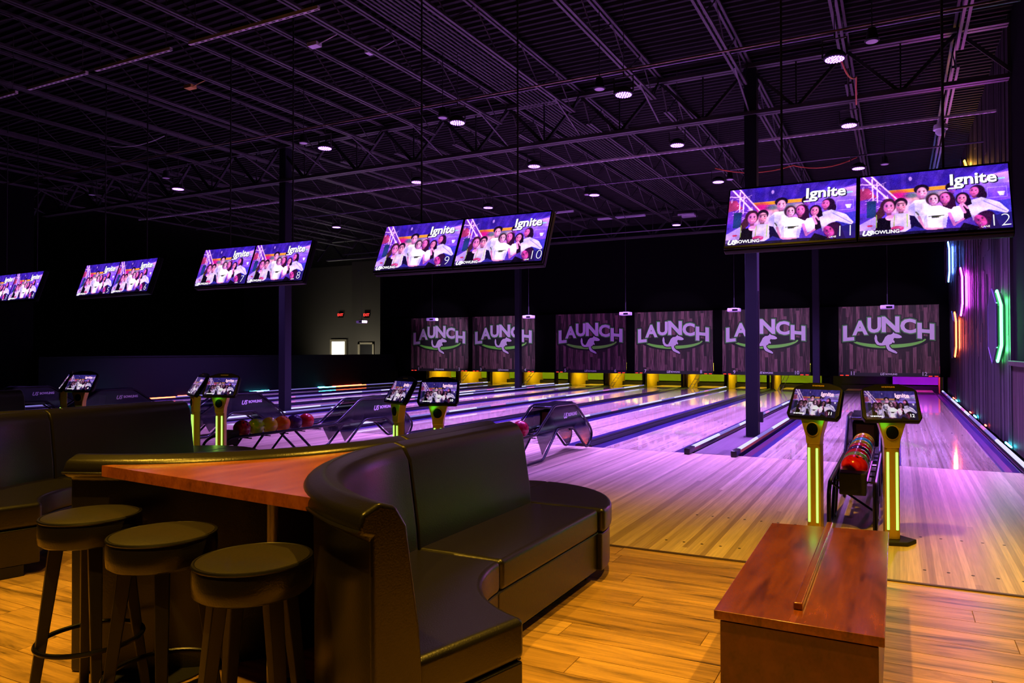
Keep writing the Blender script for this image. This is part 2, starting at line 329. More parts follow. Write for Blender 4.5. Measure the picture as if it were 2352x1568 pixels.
# --- the group picture shown on every screen, painted as coloured cells
GW, GH = 288, 162
def picture():
    yy, xx = np.mgrid[0:GH, 0:GW]; u = (xx + .5) / GW; v = (yy + .5) / GH; asp = GW / GH
    im = np.zeros((GH, GW, 3)); rng = np.random.default_rng(3)
    def blend(mask, c, a=1.0):
        m = np.clip(mask * a, 0, 1)[..., None]; im[:] = im * (1 - m) + np.array(c, float) * m
    def ell(cx, cy, rx, ry, c, a=1.0, rot=0, soft=.12):
        X = (u - cx) * asp; Y = (v - cy); co, si = math.cos(rot), math.sin(rot)
        X, Y = X * co + Y * si, -X * si + Y * co
        d = np.sqrt((X / (rx * asp)) ** 2 + (Y / ry) ** 2); blend(np.clip((1 - d) / soft + .5, 0, 1), c, a)
    def poly(pts, c, a=1.0):
        n = len(pts); ins = np.zeros(u.shape, bool)
        for i in range(n):
            x1, y1 = pts[i]; x2, y2 = pts[(i + 1) % n]
            if y1 == y2: continue
            cnd = ((y1 > v) != (y2 > v)) & (u < (x2 - x1) * (v - y1) / (y2 - y1) + x1); ins ^= cnd
        blend(ins.astype(float), c, a)
    def line(x1, y1, x2, y2, wd, c, a=1.0):
        dx, dy = (x2 - x1) * asp, y2 - y1; L2 = dx * dx + dy * dy
        t = np.clip((((u - x1) * asp) * dx + (v - y1) * dy) / L2, 0, 1)
        d = np.hypot((u - x1) * asp - t * dx, v - y1 - t * dy); blend(np.clip((wd - d) / .004 + .5, 0, 1), c, a)
    im[:] = (86, 52, 205)
    poly([(0, 0), (1, 0), (1, .12), (.62, .33), (0, .33)], (52, 28, 170))
    for i in range(7): poly([(.16 + i * .13, 0), (.20 + i * .13, 0), (.22 + i * .1, .3), (.19 + i * .1, .3)], (74, 44, 200), .6)
    poly([(.62, .33), (1, .08), (1, .75), (.62, .6)], (112, 66, 235)); poly([(.85, .16), (1, .12), (1, .3), (.86, .3)], (196, 150, 250))
    ell(.86, .27, .16, .12, (170, 130, 255), .7, soft=.9); line(.80, .24, .90, .23, .012, (250, 245, 255)); line(.92, .23, .97, .225, .012, (150, 240, 255))
    for (a, b, c, d) in ((.70, .36, .80, .50), (.86, .36, .98, .52)):
        line(a, b, c, b, .003, (200, 180, 255)); line(c, b, c, d, .003, (190, 170, 255)); line(a, b, a, d, .003, (190, 170, 255)); line(a, d, c, d, .003, (190, 170, 255))
    poly([(.92, .43), (.97, .43), (.96, .50), (.935, .50)], (225, 225, 255))
    poly([(.70, .62), (1, .56), (1, .9), (.7, .8)], (52, 50, 190))
    poly([(.14, .27), (.66, .27), (.60, .33), (.16, .33)], (250, 150, 20)); line(.14, .27, .66, .265, .004, (255, 190, 60))
    # mural
    poly([(.20, .34), (.60, .34), (.64, .75), (.20, .75)], (190, 120, 200)); ell(.27, .40, .07, .10, (225, 20, 140), 1, soft=.8); ell(.29, .55, .08, .12, (255, 225, 240), .95, soft=.7)
    ell(.40, .42, .06, .08, (225, 170, 150), .8, soft=.8); ell(.53, .42, .09, .09, (70, 110, 130), .8, soft=.8); ell(.58, .40, .05, .05, (210, 150, 170), .8, soft=.7); ell(.36, .38, .05, .04, (20, 90, 110), .6, soft=.8)
    # truss
    poly([(0, 0), (.10, 0), (.24, .42), (.22, .62), (0, .62)], (110, 50, 190)); poly([(0, .2), (.06, .2), (.12, .36), (0, .40)], (190, 50, 90), .8)
    for i in range(26):
        x = rng.uniform(0, .2); y = rng.uniform(0, .55)
        if y > x * 1.4 - .05: line(x, y, x + rng.uniform(-.06, .06), y + rng.uniform(-.09, .09), .004, (240, 190, 255))
    line(.02, .0, .24, .50, .012, (250, 220, 255)); line(.08, .0, .26, .42, .010, (250, 220, 255)); line(.085, .05, .095, .45, .008, (245, 215, 255)); line(.12, .12, .125, .45, .008, (245, 215, 255)); line(.0, .12, .14, .16, .008, (235, 200, 255))
    poly([(.05, .42), (.115, .42), (.115, .70), (.05, .70)], (30, 60, 120))
    ell(.355, .10, .012, .035, (200, 160, 255))
    # people: back rows first
    sk = [(226, 150, 170), (235, 140, 180), (214, 110, 190), (196, 80, 190)]
    def face(cx, cy, rx, ry, c, rot=0):
        rx *= .88; ry *= .92; ell(cx, cy + ry * 1.05, rx * .5, ry * .45, tuple(int(k * .6) for k in c))
        ell(cx, cy, rx, ry, c, 1, rot); ell(cx + rx * .35, cy, rx * .55, ry * .8, tuple(min(255, k + 22) for k in c), .8, rot, .8)
        ell(cx - rx * .62, cy + ry * .1, rx * .42, ry * .85, (90, 30, 130), .45, rot, .9); ell(cx, cy + ry * .78, rx * .7, ry * .22, (110, 40, 130), .4, rot, .9)
        co, si = math.cos(rot), math.sin(rot)
        def off(a, b): return cx + (a * co * rx), cy + b * ry + a * si * rx * asp
        for sgn in (-1, 1):
            x, y = off(.42 * sgn, -.16); ell(x, y, rx * .17, ry * .08, (40, 12, 50)); x, y = off(.42 * sgn, -.34); ell(x, y, rx * .24, ry * .05, (50, 20, 50), .9)
        x, y = off(0, .14); ell(x, y, rx * .10, ry * .14, tuple(int(k * .78) for k in c), .9)
        x, y = off(0, .48); ell(x, y, rx * .34, ry * .08, (160, 40, 90)); ell(x, y - .002, rx * .22, ry * .035, (240, 215, 235))
        for sgn in (-1, 1): x, y = off(.55 * sgn, .18); ell(x, y, rx * .2, ry * .12, (235, 70, 130), .7, soft=.6)
    W = (244, 240, 255)
    ell(.632, .30, .042, .075, (24, 12, 40)); face(.634, .345, .028, .062, (120, 60, 190)); poly([(.60, .42), (.67, .42), (.69, .7), (.59, .7)], (90, 70, 200))
    ell(.795, .40, .050, .10, (44, 14, 60)); ell(.825, .47, .03, .08, (44, 14, 60)); face(.775, .40, .034, .078, (232, 96, 170), .15)
    poly([(.74, .54), (.82, .50), (.93, .60), (.985, .74), (.97, .78), (.86, .70), (.80, .78), (.74, .72)], (222, 216, 255)); line(.83, .56, .97, .75, .006, (150, 140, 230))
    ell(.43, .29, .052, .075, (26, 12, 40)); face(.432, .35, .040, .098, (232, 160, 180)); poly([(.385, .46), (.47, .46), (.50, .58), (.45, .86), (.33, .84), (.34, .56)], W); poly([(.34, .56), (.38, .50), (.39, .84), (.33, .84)], (205, 195, 250)); line(.39, .66, .42, .74, .01, (80, 80, 60), .8)
    ell(.595, .47, .05, .10, (50, 14, 50)); poly([(.55, .48), (.65, .46), (.66, .74), (.60, .76)], (52, 14, 54)); face(.585, .47, .038, .088, (238, 100, 160), -.1)
    ell(.70, .50, .046, .10, (30, 10, 44)); poly([(.67, .5), (.75, .5), (.77, .78), (.70, .84)], (30, 10, 44)); face(.695, .505, .034, .082, (228, 120, 160), .1)
    poly([(.64, .62), (.70, .60), (.70, .84), (.64, .86), (.60, .7)], (226, 220, 255)); poly([(.73, .62), (.80, .56), (.84, .70), (.76, .86)], (214, 206, 250)); line(.685, .60, .71, .72, .018, (225, 130, 180)); line(.70, .58, .73, .66, .012, (235, 150, 190))
    ell(.505, .47, .048, .095, (70, 40, 60)); face(.508, .485, .036, .090, (245, 180, 200))
    poly([(.47, .58), (.55, .58), (.625, .66), (.60, .76), (.585, .94), (.44, .94), (.44, .78), (.405, .74), (.42, .64)], W); poly([(.44, .78), (.46, .70), (.47, .94), (.44, .94)], (205, 200, 250)); poly([(.57, .72), (.60, .74), (.585, .94), (.56, .94)], (205, 200, 250))
    for i in range(9): ell(.50 + .012 * (i % 5), .745 + .018 * (i // 5), .008, .012, (40, 50, 30), .85)
    line(.475, .745, .575, .74, .005, (50, 60, 40)); line(.41, .74, .44, .93, .018, (226, 150, 180)); line(.44, .93, .56, .95, .016, (230, 150, 180)); line(.61, .72, .64, .90, .02, (214, 120, 190)); line(.64, .90, .70, .82, .014, (214, 120, 190))
    ell(.20, .52, .055, .12, (60, 24, 50)); poly([(.15, .50), (.18, .66), (.06, .86), (.0, .80), (.10, .70)], (66, 24, 54)); poly([(.115, .62), (.16, .56), (.155, .9), (.12, .9)], (70, 30, 50)); face(.205, .545, .042, .105, (232, 128, 176))
    poly([(.0, .80), (.11, .68), (.13, .78), (.11, 1), (.0, 1)], (186, 160, 235)); poly([(.13, .72), (.24, .70), (.26, 1), (.10, 1)], (16, 8, 30)); line(.118, .66, .118, .86, .006, (150, 190, 60)); ell(.215, .72, .035, .045, (235, 150, 190)); line(.19, .74, .24, .74, .005, (255, 240, 255)); line(.06, .83, .085, .83, .012, (230, 30, 80))
    ell(.288, .49, .046, .085, (40, 16, 46)); face(.288, .545, .040, .098, (240, 156, 176)); line(.265, .50, .312, .495, .008, (50, 20, 30), .6)
    poly([(.25, .66), (.33, .66), (.40, .76), (.43, 1), (.22, 1), (.215, .78)], (214, 206, 250)); poly([(.345, .70), (.38, .72), (.46, 1), (.36, 1)], (22, 14, 70)); poly([(.38, .88), (.46, .95), (.40, 1), (.28, 1)], (44, 40, 160)); line(.245, .68, .235, .95, .005, (170, 200, 60)); line(.33, .68, .33, .88, .005, (170, 220, 60)); ell(.262, .90, .045, .04, (226, 60, 130)); line(.22, .93, .30, .88, .012, (236, 110, 160))
    ell(.835, .84, .060, .13, (50, 14, 60), 1, .6); poly([(.80, .74), (.89, .78), (.93, 1), (.84, 1)], (60, 16, 70)); face(.805, .86, .040, .10, (224, 60, 160), -.5)
    poly([(.0, .965), (.70, .95), (.9, 1), (0, 1)], (16, 8, 34), .8); poly([(.70, .88), (.80, .96), (.78, 1), (.66, 1)], (14, 6, 28), .9)
    # photographic unevenness: soft shading, cloth folds and grain
    def sm(nx, ny, seed):
        r = np.random.default_rng(seed).random((ny + 2, nx + 2)); gx = u * nx; gy = v * ny; x0 = gx.astype(int); y0 = gy.astype(int); fx = gx - x0; fy = gy - y0
        fx = fx * fx * (3 - 2 * fx); fy = fy * fy * (3 - 2 * fy)
        return (r[y0, x0] * (1 - fx) + r[y0, x0 + 1] * fx) * (1 - fy) + (r[y0 + 1, x0] * (1 - fx) + r[y0 + 1, x0 + 1] * fx) * fy
    sh = .70 + .34 * sm(12, 7, 1) + .13 * sm(40, 20, 2) + .09 * sm(110, 50, 4)
    im[:] = im * np.clip(sh, .4, 1.12)[..., None]; t_ = sm(20, 12, 7)[..., None]
    im[:] = im * (1 - .16) + .16 * (np.array((90, 30, 210)) * t_ + np.array((255, 120, 200)) * (1 - t_)) * im.mean(2, keepdims=True) / 150
    b_ = im.copy(); b_[1:-1, 1:-1] = (im[1:-1, 1:-1] * 4 + im[:-2, 1:-1] + im[2:, 1:-1] + im[1:-1, :-2] + im[1:-1, 2:]) / 8; im[:] = b_
    im[:] = im + rng.normal(0, 7, im.shape[:2])[..., None]
    im[:] = (np.clip(im, 0, 255) / 255) ** 1.12 * 268
    poly([(.88, .80), (1, .76), (1, 1), (.86, 1)], (30, 20, 90), .75); poly([(0, .90), (.28, .90), (.28, 1), (0, 1)], (30, 14, 70), .6)
    return np.clip(im, 0, 255)
PIC = picture() / 255.0
def picture_mesh(name, strength, dim):
    lin = np.where(PIC <= .04045, PIC / 12.92, ((PIC + .055) / 1.055) ** 2.4)
    if dim:
        v = (np.arange(GH)[:, None] + .5) / GH; k = np.where(v > .42, .20, 1.0)[..., None]; k2 = np.where(v < .36, .55, 1.0)[..., None]
        mask = lin.mean(2, keepdims=True) > .62
        lin = np.where(mask, lin * .8, lin * k * k2); lin = lin * .8 + .2 * lin.mean(2, keepdims=True)
    X = np.linspace(-.5, .5, GW + 1); Z = np.linspace(.5, -.5, GH + 1)
    vx = np.zeros(((GW + 1) * (GH + 1), 3)); vx[:, 0] = np.tile(X, GH + 1); vx[:, 2] = np.repeat(Z, GW + 1)
    j, i = np.mgrid[0:GH, 0:GW]; a = (j * (GW + 1) + i).ravel(); q = np.stack([a, a + GW + 1, a + GW + 2, a + 1], 1)
    me = bpy.data.meshes.new(name); me.vertices.add(len(vx)); me.vertices.foreach_set('co', vx.ravel())
    me.loops.add(q.size); me.loops.foreach_set('vertex_index', q.ravel().astype(np.int32)); me.polygons.add(len(q))
    me.polygons.foreach_set('loop_start', (np.arange(len(q)) * 4).astype(np.int32)); me.polygons.foreach_set('loop_total', np.full(len(q), 4, np.int32)); me.update()
    at = me.color_attributes.new('paint', 'FLOAT_COLOR', 'CORNER'); c = np.ones((len(q) * 4, 4)); c[:, :3] = np.repeat(lin.reshape(-1, 3), 4, 0); at.data.foreach_set('color', c.ravel())
    m = bpy.data.materials.new(name); m.use_nodes = True; nt = m.node_tree; b = nt.nodes['Principled BSDF']
    an = nt.nodes.new('ShaderNodeAttribute'); an.attribute_name = 'paint'; b.inputs['Base Color'].default_value = (.01, .01, .01, 1); b.inputs['Roughness'].default_value = .08; b.inputs['Specular IOR Level'].default_value = .2
    nt.links.new(an.outputs['Color'], b.inputs['Emission Color']); b.inputs['Emission Strength'].default_value = strength
    me.materials.append(m); return me
me_pic = picture_mesh('screen_picture', 1.35, False)
me_picd = picture_mesh('screen_picture_dim', .9, True)
m_sw = glow('screen_white', (1, .97, 1), 1.3); m_sg = glow('screen_shadow', (.03, .02, .12), .5); m_spk = glow('screen_pink', (1, .6, .85), 1.0)

# ------------------------------------------------------------------ SETTING
NW = ['zero', 'one', 'two', 'three', 'four', 'five', 'six', 'seven', 'eight', 'nine', 'ten', 'eleven', 'twelve']
C6, C5, C4, C3, C2, C1 = -.313, -4.24, -7.49, -10.74, -14.7, -17.95
CS = [C1, C2, C3, C4, C5, C6]
FOUL, APP, MASKY, PITY = 9.78, 4.9, 25.8, 27.3
# lounge floor planks
fl = sempty('floor')
MB().box(-12, 1.6, -1.5, APP, -.06, -.012).build('subfloor', m_sub, fl)
random.seed(5)
pw, pl = .182, 1.22
plank_me = {}
def plank_mesh(L):
    k = round(L, 2)
    if k not in plank_me:
        mb = MB(); g = .0005
        v = [(g, g, -.012), (L - g, g, -.012), (L - g, pw - g, -.012), (g, pw - g, -.012)]
        e = .0014
        v += [(g + e, g + e, 0), (L - g - e, g + e, 0), (L - g - e, pw - g - e, 0), (g + e, pw - g - e, 0)]
        mb.add(v, [(0, 3, 2, 1), (4, 5, 6, 7), (0, 1, 5, 4), (1, 2, 6, 5), (2, 3, 7, 6), (3, 0, 4, 7)])
        me = bpy.data.meshes.new('floor_plank'); me.from_pydata(mb.v, [], mb.f); me.materials.append(m_fl); plank_me[k] = me
    return plank_me[k]
rows = int((APP - .03 - .5) / pw); cnt = 0
for r in range(rows):
    y = APP - .03 - (r + 1) * pw
    x = 1.45; first = [.35, .75, 1.1, .55, .95][r % 5] if r else .8
    xmin = -2.0 - y * 2.0
    L = first
    while x > xmin and cnt < 298:
        link('floor_plank', plank_mesh(L), fl, loc=(x - L, y, 0)); cnt += 1
        x -= L; L = pl
MB().box(-12, 1.45, APP - .03, APP, -.03, .006).build('trim_1', mat('threshold', srgb(70, 50, 34), .5), None, bevel=.003); struct(bpy.data.objects['trim_1'])
# approach
ap = MB().box(-20.2, 1.5, APP, FOUL, -.06, 0).build('approach_floor', m_appr, None); struct(ap)
# foul line joint + approach dots as inlaid marks
MB().box(-20.2, 1.5, FOUL - .004, FOUL + .004, -.01, .0006).build('foul_line', m_logok, ap)
dots = MB()
for cx in CS:
    for lx in (cx - 1.387, cx + .333):
        for row in (FOUL - 3.66, FOUL - 4.57):
            for k in (5, 10, 15, 20, 25, 30, 35): dots.lathe([(.011, 0), (.011, .0008)], (lx + (k - .5) * .02703, row, 0), 8)
d = dots.build('guide_dots', m_logok, ap); d['kind'] = 'stuff'
MB().box(-20.4, 1.5, FOUL + .004, PITY + 3, -.14, -.10).build('lane_bed', m_scrub, ap)

# lanes
def lane(n, cx, side):
    lx = cx - 1.387 if side < 0 else cx + .333; rx = lx + 1.054
    where = {12: 'bowling lane twelve, beside the right-hand plank wall with coloured hexagon lights', 11: 'bowling lane eleven, right of the lane-side column walkway',
             10: 'bowling lane ten, just left of the near column walkway', 9: 'bowling lane nine, left half of the pair next to the near column'}.get(n,
             'bowling lane %s, the one running to the number %s on the masking beam' % (NW[n], NW[n]))
    t = thing('bowling_lane', where, 'bowling lane', (0, FOUL, 0), 0, 'bowling lanes')
    def B(o): o.location = (0, -FOUL, 0); return o
    B(MB().box(lx, rx, FOUL + .005, PITY, -.08, 0).build('lane_surface', m_lane, t))
    for gx in (lx - .195, rx):
        prof = [(gx, .0), (gx + .010, .0), (gx + .04, -.052), (gx + .097, -.08), (gx + .155, -.052), (gx + .185, .0), (gx + .195, .0), (gx + .195, -.099), (gx, -.099)]
        B(MB().prism(prof, 'y', FOUL + .005, PITY).build('gutter', m_gut, t))
    ar = MB()
    for k in range(1, 8):
        bx = lx + (k * 5 - .5) * .02703; ay = FOUL + 4.75 - abs(k - 4) * .28
        ar.prism([(bx - .014, ay), (bx + .014, ay), (bx, ay + .15)], 'z', .0002, .0012)
        ar.lathe([(.010, 0), (.010, .0008)], (bx, FOUL + 2.1, 0), 8) if k in (1, 2, 3, 5, 6, 7) else None
    B(ar.build('arrow_marks', m_logok, t))
    return lx, rx
for i, cx in enumerate(CS):
    lane(2 * i + 1, cx, -1); lane(2 * i + 2, cx, 1)
# centre dividers and capping rails
def divider(x0, x1, nm, label):
    t = thing('lane_divider', label, 'divider', ((x0 + x1) / 2, FOUL, 0)); w_ = (x1 - x0) / 2
    MB().prism([(-w_, -.1), (w_, -.1), (w_, .02), (w_ * .6, .045), (-w_ * .6, .045), (-w_, .02)], 'y', .02, PITY - FOUL).build('body', m_gutd, t, bevel=.006)
    MB().box(-w_ * .25, w_ * .25, .05, PITY - FOUL - .2, .045, .055).build('cover_strip', m_tube, t)
for i, cx in enumerate(CS):
    divider(cx - .134, cx + .134, i, 'dark ball-track divider between lanes %s and %s' % (NW[2 * i + 1], NW[2 * i + 2]))
def rail(x, label, lit, y0=FOUL - .1, glowseg=None, wd=.042):
    t = thing('capping_rail', label, 'rail', (x, y0, 0)); L = PITY - y0
    MB().prism([(-wd, -.1), (wd, -.1), (wd, .03), (wd * .6, .06), (-wd * .6, .06), (-wd, .03)], 'y', .2, L).build('rail_body', m_gutd, t)
    MB().tube([(0, .2, .062), (0, L, .062)], .026, 10).build('rail_tube', m_cap, t, smooth=True)
    MB().box(-.04, .04, -.06, .24, .0, .085).build('end_cap', m_gutd, t, bevel=.012, seg=3)
    y = .25; rnd = random.Random(int(x * 10) + 7); k = 0
    seg = glowseg or [(g_wht, 1.3), (g_bl, 1.2), (g_wht, 1.6), (g_bl, .9), (g_pink, .5), (g_bl, 1.3)]
    while y < L - .3:
        g, l = seg[k % len(seg)]; l = min(l * rnd.uniform(.7, 1.5), L - .2 - y)
        MB().tube([(0, y, .064), (0, y + l, .064)], .0275, 10).build('light_segment', g, t, smooth=True); y += l + .01; k += 1
rail(-2.62, 'lit silver capping rail on the lane ten side of the near column', 1)
rail(-1.985, 'lit silver capping rail on the lane eleven side of the near column', 1)
rail((C5 + C4) / 2, 'lit capping rail between lanes eight and nine', 1, FOUL)
rail((C4 + C3) / 2, 'lit capping rail between lanes six and seven', 1, FOUL)
rail(C3 - 1.64, 'lit capping rail on the lane five side of the second column', 1, FOUL)
rail(C2 + 1.64, 'lit capping rail on the lane four side of the second column', 1, FOUL)
rail((C2 + C1) / 2, 'lit capping rail between lanes two and three', 1, FOUL)
rail(C1 - 1.66, 'lit capping rail beside lane 1 at the foot of the half wall', 1, FOUL, [(g_bl, 2), (g_cyan, .8), (g_red, 1.4), (g_bl, 1.6), (g_wht, 1)])
rail(1.32, 'lit capping rail beside lane 12 at the foot of the plank wall', 1, FOUL - .9, [(g_wht, 2.4), (g_bl, 1.2), (g_pink, .5), (g_bl, 1.6), (g_wht, 1.3), (g_pink, .8)], .042)
MB().box(-2.56, -2.045, FOUL, PITY, -.09, .004).build('walkway', m_deck, ap)
MB().box(C2 + 1.7, C3 - 1.7, FOUL, PITY, -.09, .004).build('walkway', m_deck, ap)

# ---- walls
WX = 1.46
MB().box(WX + .03, WX + .2, -1.5, 31, 0, 6.3).build('wall_right', m_wall, None); wr = struct(bpy.data.objects['wall_right'])
random.seed(11); y = 12.12; n = 0
pm = {}
while y < PITY + .8:
    wv = random.choice([.14, .19, .19, .24]); z = 0
    splits = [random.uniform(1.2, 3.6)]; splits.append(splits[0] + random.uniform(1.4, 2.2)); zs = [0.0] + splits + [6.28]
    for a, b in zip(zs[:-1], zs[1:]):
        dpt = random.choice([.018, .024, .03])
        MB().box(WX + .03 - dpt, WX + .03, 0, wv - .004, a + .002, b - .002).build('wall_plank', m_wallplank, wr, loc=(0, y, 0)); n += 1
    y += wv
# nearer part of the right wall: black paint above a capped plank wainscot
y = 6.0
while y < 12.1:
    MB().box(WX + .01, WX + .03, 0, .14, .0, 1.2).build('wainscot_plank', m_wains, wr, loc=(0, y, 0)); y += .145
MB().box(WX - .04, WX + .03, 3, 12.1, 1.2, 1.27).build('trim_2', m_wains, None, bevel=.01); struct(bpy.data.objects['trim_2'])
MB().box(WX - .01, WX + .03, 12.07, 12.12, 0, 6.25).build('trim_3', m_steel, None); struct(bpy.data.objects['trim_3'])
# wall above/behind the masking units
MB().box(-21.2, WX + .2, MASKY + .25, MASKY + .4, 2.86, 6.3).build('wall_back', m_wall, None); wb = struct(bpy.data.objects['wall_back'])
MB().box(-21.2, WX + .2, 29.6, 29.8, -.1, 3).build('wall_behind_pits', m_scrub, None); struct(bpy.data.objects['wall_behind_pits'])
# left half wall and the dark full-height wall in front of it
hw = MB().box(-20.65, -20.35, 11.0, MASKY + .2, 0, 1.27).build('wall_left', m_half, None); struct(hw)
MB().box(-20.67, -20.33, 11.0, MASKY + .2, 1.27, 1.31).build('trim_4', m_half, None, bevel=.01); struct(bpy.data.objects['trim_4'])
MB().box(-20.9, -20.6, 2.0, 11.0, 0, 6.3).build('wall_left_near', m_wall, None); struct(bpy.data.objects['wall_left_near'])
# room beyond the half wall
MB().box(-36, -24.3, 31.0, 31.2, 0, 6.3).build('wall_far', m_backwall, None); struct(bpy.data.objects['wall_far'])
MB().box(-26.5, -24.58, 29.9, 30.1, 0, 6.3).build('wall_far_right', m_backwall, None); struct(bpy.data.objects['wall_far_right'])
MB().box(-36.2, -36, 2, 31, 0, 6.3).build('wall_far_left', m_wall, None); struct(bpy.data.objects['wall_far_left'])
MB().box(-36, -20.6, 2, 31.2, -.05, 0).build('floor.001', m_scrub, None); struct(bpy.data.objects['floor.001'])
MB().box(-21.2, -20.65, MASKY + .2, MASKY + .4, 0, 2.86).build('wall_back_pier', m_wall, None); struct(bpy.data.objects['wall_back_pier'])
MB().box(-21.4, -21.2, MASKY + .4, 29.9, 0, 6.3).build('wall_side', m_wall, None); struct(bpy.data.objects['wall_side'])

# doors in the far room
d1 = sempty('door_1')
MB().box(-28.85, -27.9, 30.9, 30.98, 0, 2.0).build('lit_opening', m_door, d1)
MB().box(-28.97, -28.85, 30.88, 31.0, 0, 2.12).build('door_frame', m_trimw, d1); MB().box(-27.9, -27.78, 30.88, 31.0, 0, 2.12).build('door_frame', m_trimw, d1); MB().box(-28.85, -27.9, 30.88, 31.0, 2.0, 2.12).build('door_frame', m_trimw, d1)
d2 = sempty('door_2')
MB().box(-25.9, -25.05, 29.86, 29.9, 0, 1.82).build('door_leaf', m_scrub, d2)
for a, b in ((-26.03, -25.9), (-25.05, -24.95)): MB().box(a, b, 29.82, 29.9, 0, 1.92).build('door_frame', m_trimw, d2)
MB().box(-26.03, -24.95, 29.82, 29.9, 1.82, 1.92).build('door_frame', m_trimw, d2)
def exit_sign(x, y, z, label):
    t = thing('exit_sign', label, 'exit sign', (x, y, z)); MB().box(-.17, .17, -.03, .03, -.12, .12).build('housing', m_bezel, t, bevel=.01)
    text_obj('EXIT', .2, m_exit, 'lettering', t, up_facing_y(0, -.033, -.075), bold=.006)
exit_sign(-28.2, 30.9, 3.47, 'red EXIT sign over the brightly lit doorway'); exit_sign(-25.4, 29.8, 3.35, 'red EXIT sign right of the other, above the dark door')
lamp('AREA', 'doorway_light', (-28.4, 30.6, 1.2), 26, (1, .93, .78), (-27.6, 27, 1.2), (.9, 1.8))
lamp('SPOT', 'far_wall_fill', (-25.2, 27.9, .6), 160, (1, .92, .74), (-25.2, 29.9, 2.3), .3, 120, 1)  # added uplight without a fitting, brightens the wall by the dark door
lamp('SPOT', 'far_wall_fill', (-28.6, 28.8, .6), 110, (1, .92, .74), (-28.3, 31, 1.8), .3, 130, 1)  # second added uplight, for the wall round the lit doorway

# ---- ceiling
ce = sempty('ceiling')
dk = MB(); y = -1.5; p = .152; prof = []
while y < 31: prof += [(y, 6.25), (y + .045, 6.25), (y + .065, 6.29), (y + .13, 6.29)]; y += p
v = []; f = []
for (py, pz) in prof: v += [(-36, py, pz), (1.6, py, pz)]
for i in range(len(prof) - 1): f.append((2 * i, 2 * i + 1, 2 * i + 3, 2 * i + 2))
dk.add(v, f); o = dk.build('corrugated_deck', m_ceil, ce); o['kind'] = 'stuff'
dkn = MB().box(-36, 1.6, -1.5, 31.2, 6.33, 6.36).build('roof', m_wall, ce)
def joist(x, y0, y1):
    L = y1 - y0
    j = bpy.data.objects.new('joist', None); COL.objects.link(j); j.parent = ce; j.location = (x, y0, 0)
    key = round(L, 1)
    if key not in jm:
        t = MB()
        for dx in (-.034, .034):
            t.box(dx - .018, dx + .018, 0, L, 6.17, 6.205); t.box(dx - .018, dx + .018, .35, L - .35, 5.70, 5.735)
        wb_ = MB(); n = int((L - .8) / .62); s = (L - .8) / n; yy = .4
        for i in range(n):
            a, b = (5.72, 6.19) if i % 2 == 0 else (6.19, 5.72); wb_.tube([(0, yy, a), (0, yy + s, b)], .011, 4); yy += s
        wb_.tube([(0, .02, 6.18), (0, .4, 5.72)], .014, 4); wb_.tube([(0, L - .02, 6.18), (0, L - .4, 5.72)], .014, 4)
        a = t.build('joist_chord', m_steel, j); b = wb_.build('joist_web', m_steel, j); jm[key] = (a.data, b.data)
    else:
        link('joist_chord', jm[key][0], j); link('joist_web', jm[key][1], j)
jm = {}
JX = [-2.2 - 1.51 * k for k in range(-2, 14)]
for x in JX:
    if x > 1.3: continue
    joist(x, .8, 12.0); joist(x, 12.0, 23.3)
def girder(y):
    g = bpy.data.objects.new('girder', None); COL.objects.link(g); g.parent = ce; g.location = (0, y, 0)
    c = MB()
    for dy in (-.05, .05):
        c.box(-22, WX, dy - .035, dy + .035, 6.08, 6.14); c.box(-22, WX, dy - .035, dy + .035, 5.30, 5.36)
    c.build('girder_chord', m_steel, g)
    wv = MB()
    for x in JX:
        wv.tube([(x, 0, 6.1), (x - .755, 0, 5.33)], .035, 4); wv.tube([(x, 0, 6.1), (x + .755, 0, 5.33)], .035, 4); wv.tube([(x - .755, 0, 6.1), (x - .755, 0, 5.33)], .016, 4)
    wv.build('girder_web', m_black, g)
girder(12.0); girder(23.3)
# bottom chord braces from joists to girder
br = MB()
for x in JX[2:]: br.tube([(x, 10.9, 5.72), (x + .02, 12.0, 5.34)], .018, 4)
br.build('joist_brace', m_steel, ce)
# columns
def column(x, y, wd, ztop, label):
    t = thing('steel_column', label, 'column', (x, y, 0)); h = wd / 2
    if ztop > 6: MB().box(-h, h, -h, h, 0, 6.1).build('shaft', m_colm, t, bevel=.012, seg=3)
    else: MB().box(-h, h, -h, h, 0, ztop).build('shaft', m_mframe, t, bevel=.01)
    MB().box(-h - .03, h + .03, -h - .03, h + .03, 0, .012).build('base_plate', m_black, t)
    return t
cA = column(-2.166, 12.05, .2, 6.1, 'dark square steel column standing in the walkway between lanes 10 and 11')
MB().box(.11, .17, -.06, .0, .25, .42).build('outlet_box', m_black, cA, bevel=.006); MB().tube([(.12, -.03, .42), (.105, -.03, .9), (.11, -.05, 2.4)], .008, 6).build('cable', m_black, cA)
column(-12.65, 12.05, .2, 6.1, 'dark square steel column between lanes 4 and 5, in front of the half wall')
column(-2.27, 23.3, .2, 6.1, 'far column between the masks of lanes 10 and 11')
column(-12.7, 23.3, .2, 6.1, 'far column between the masks of lanes 4 and 5')

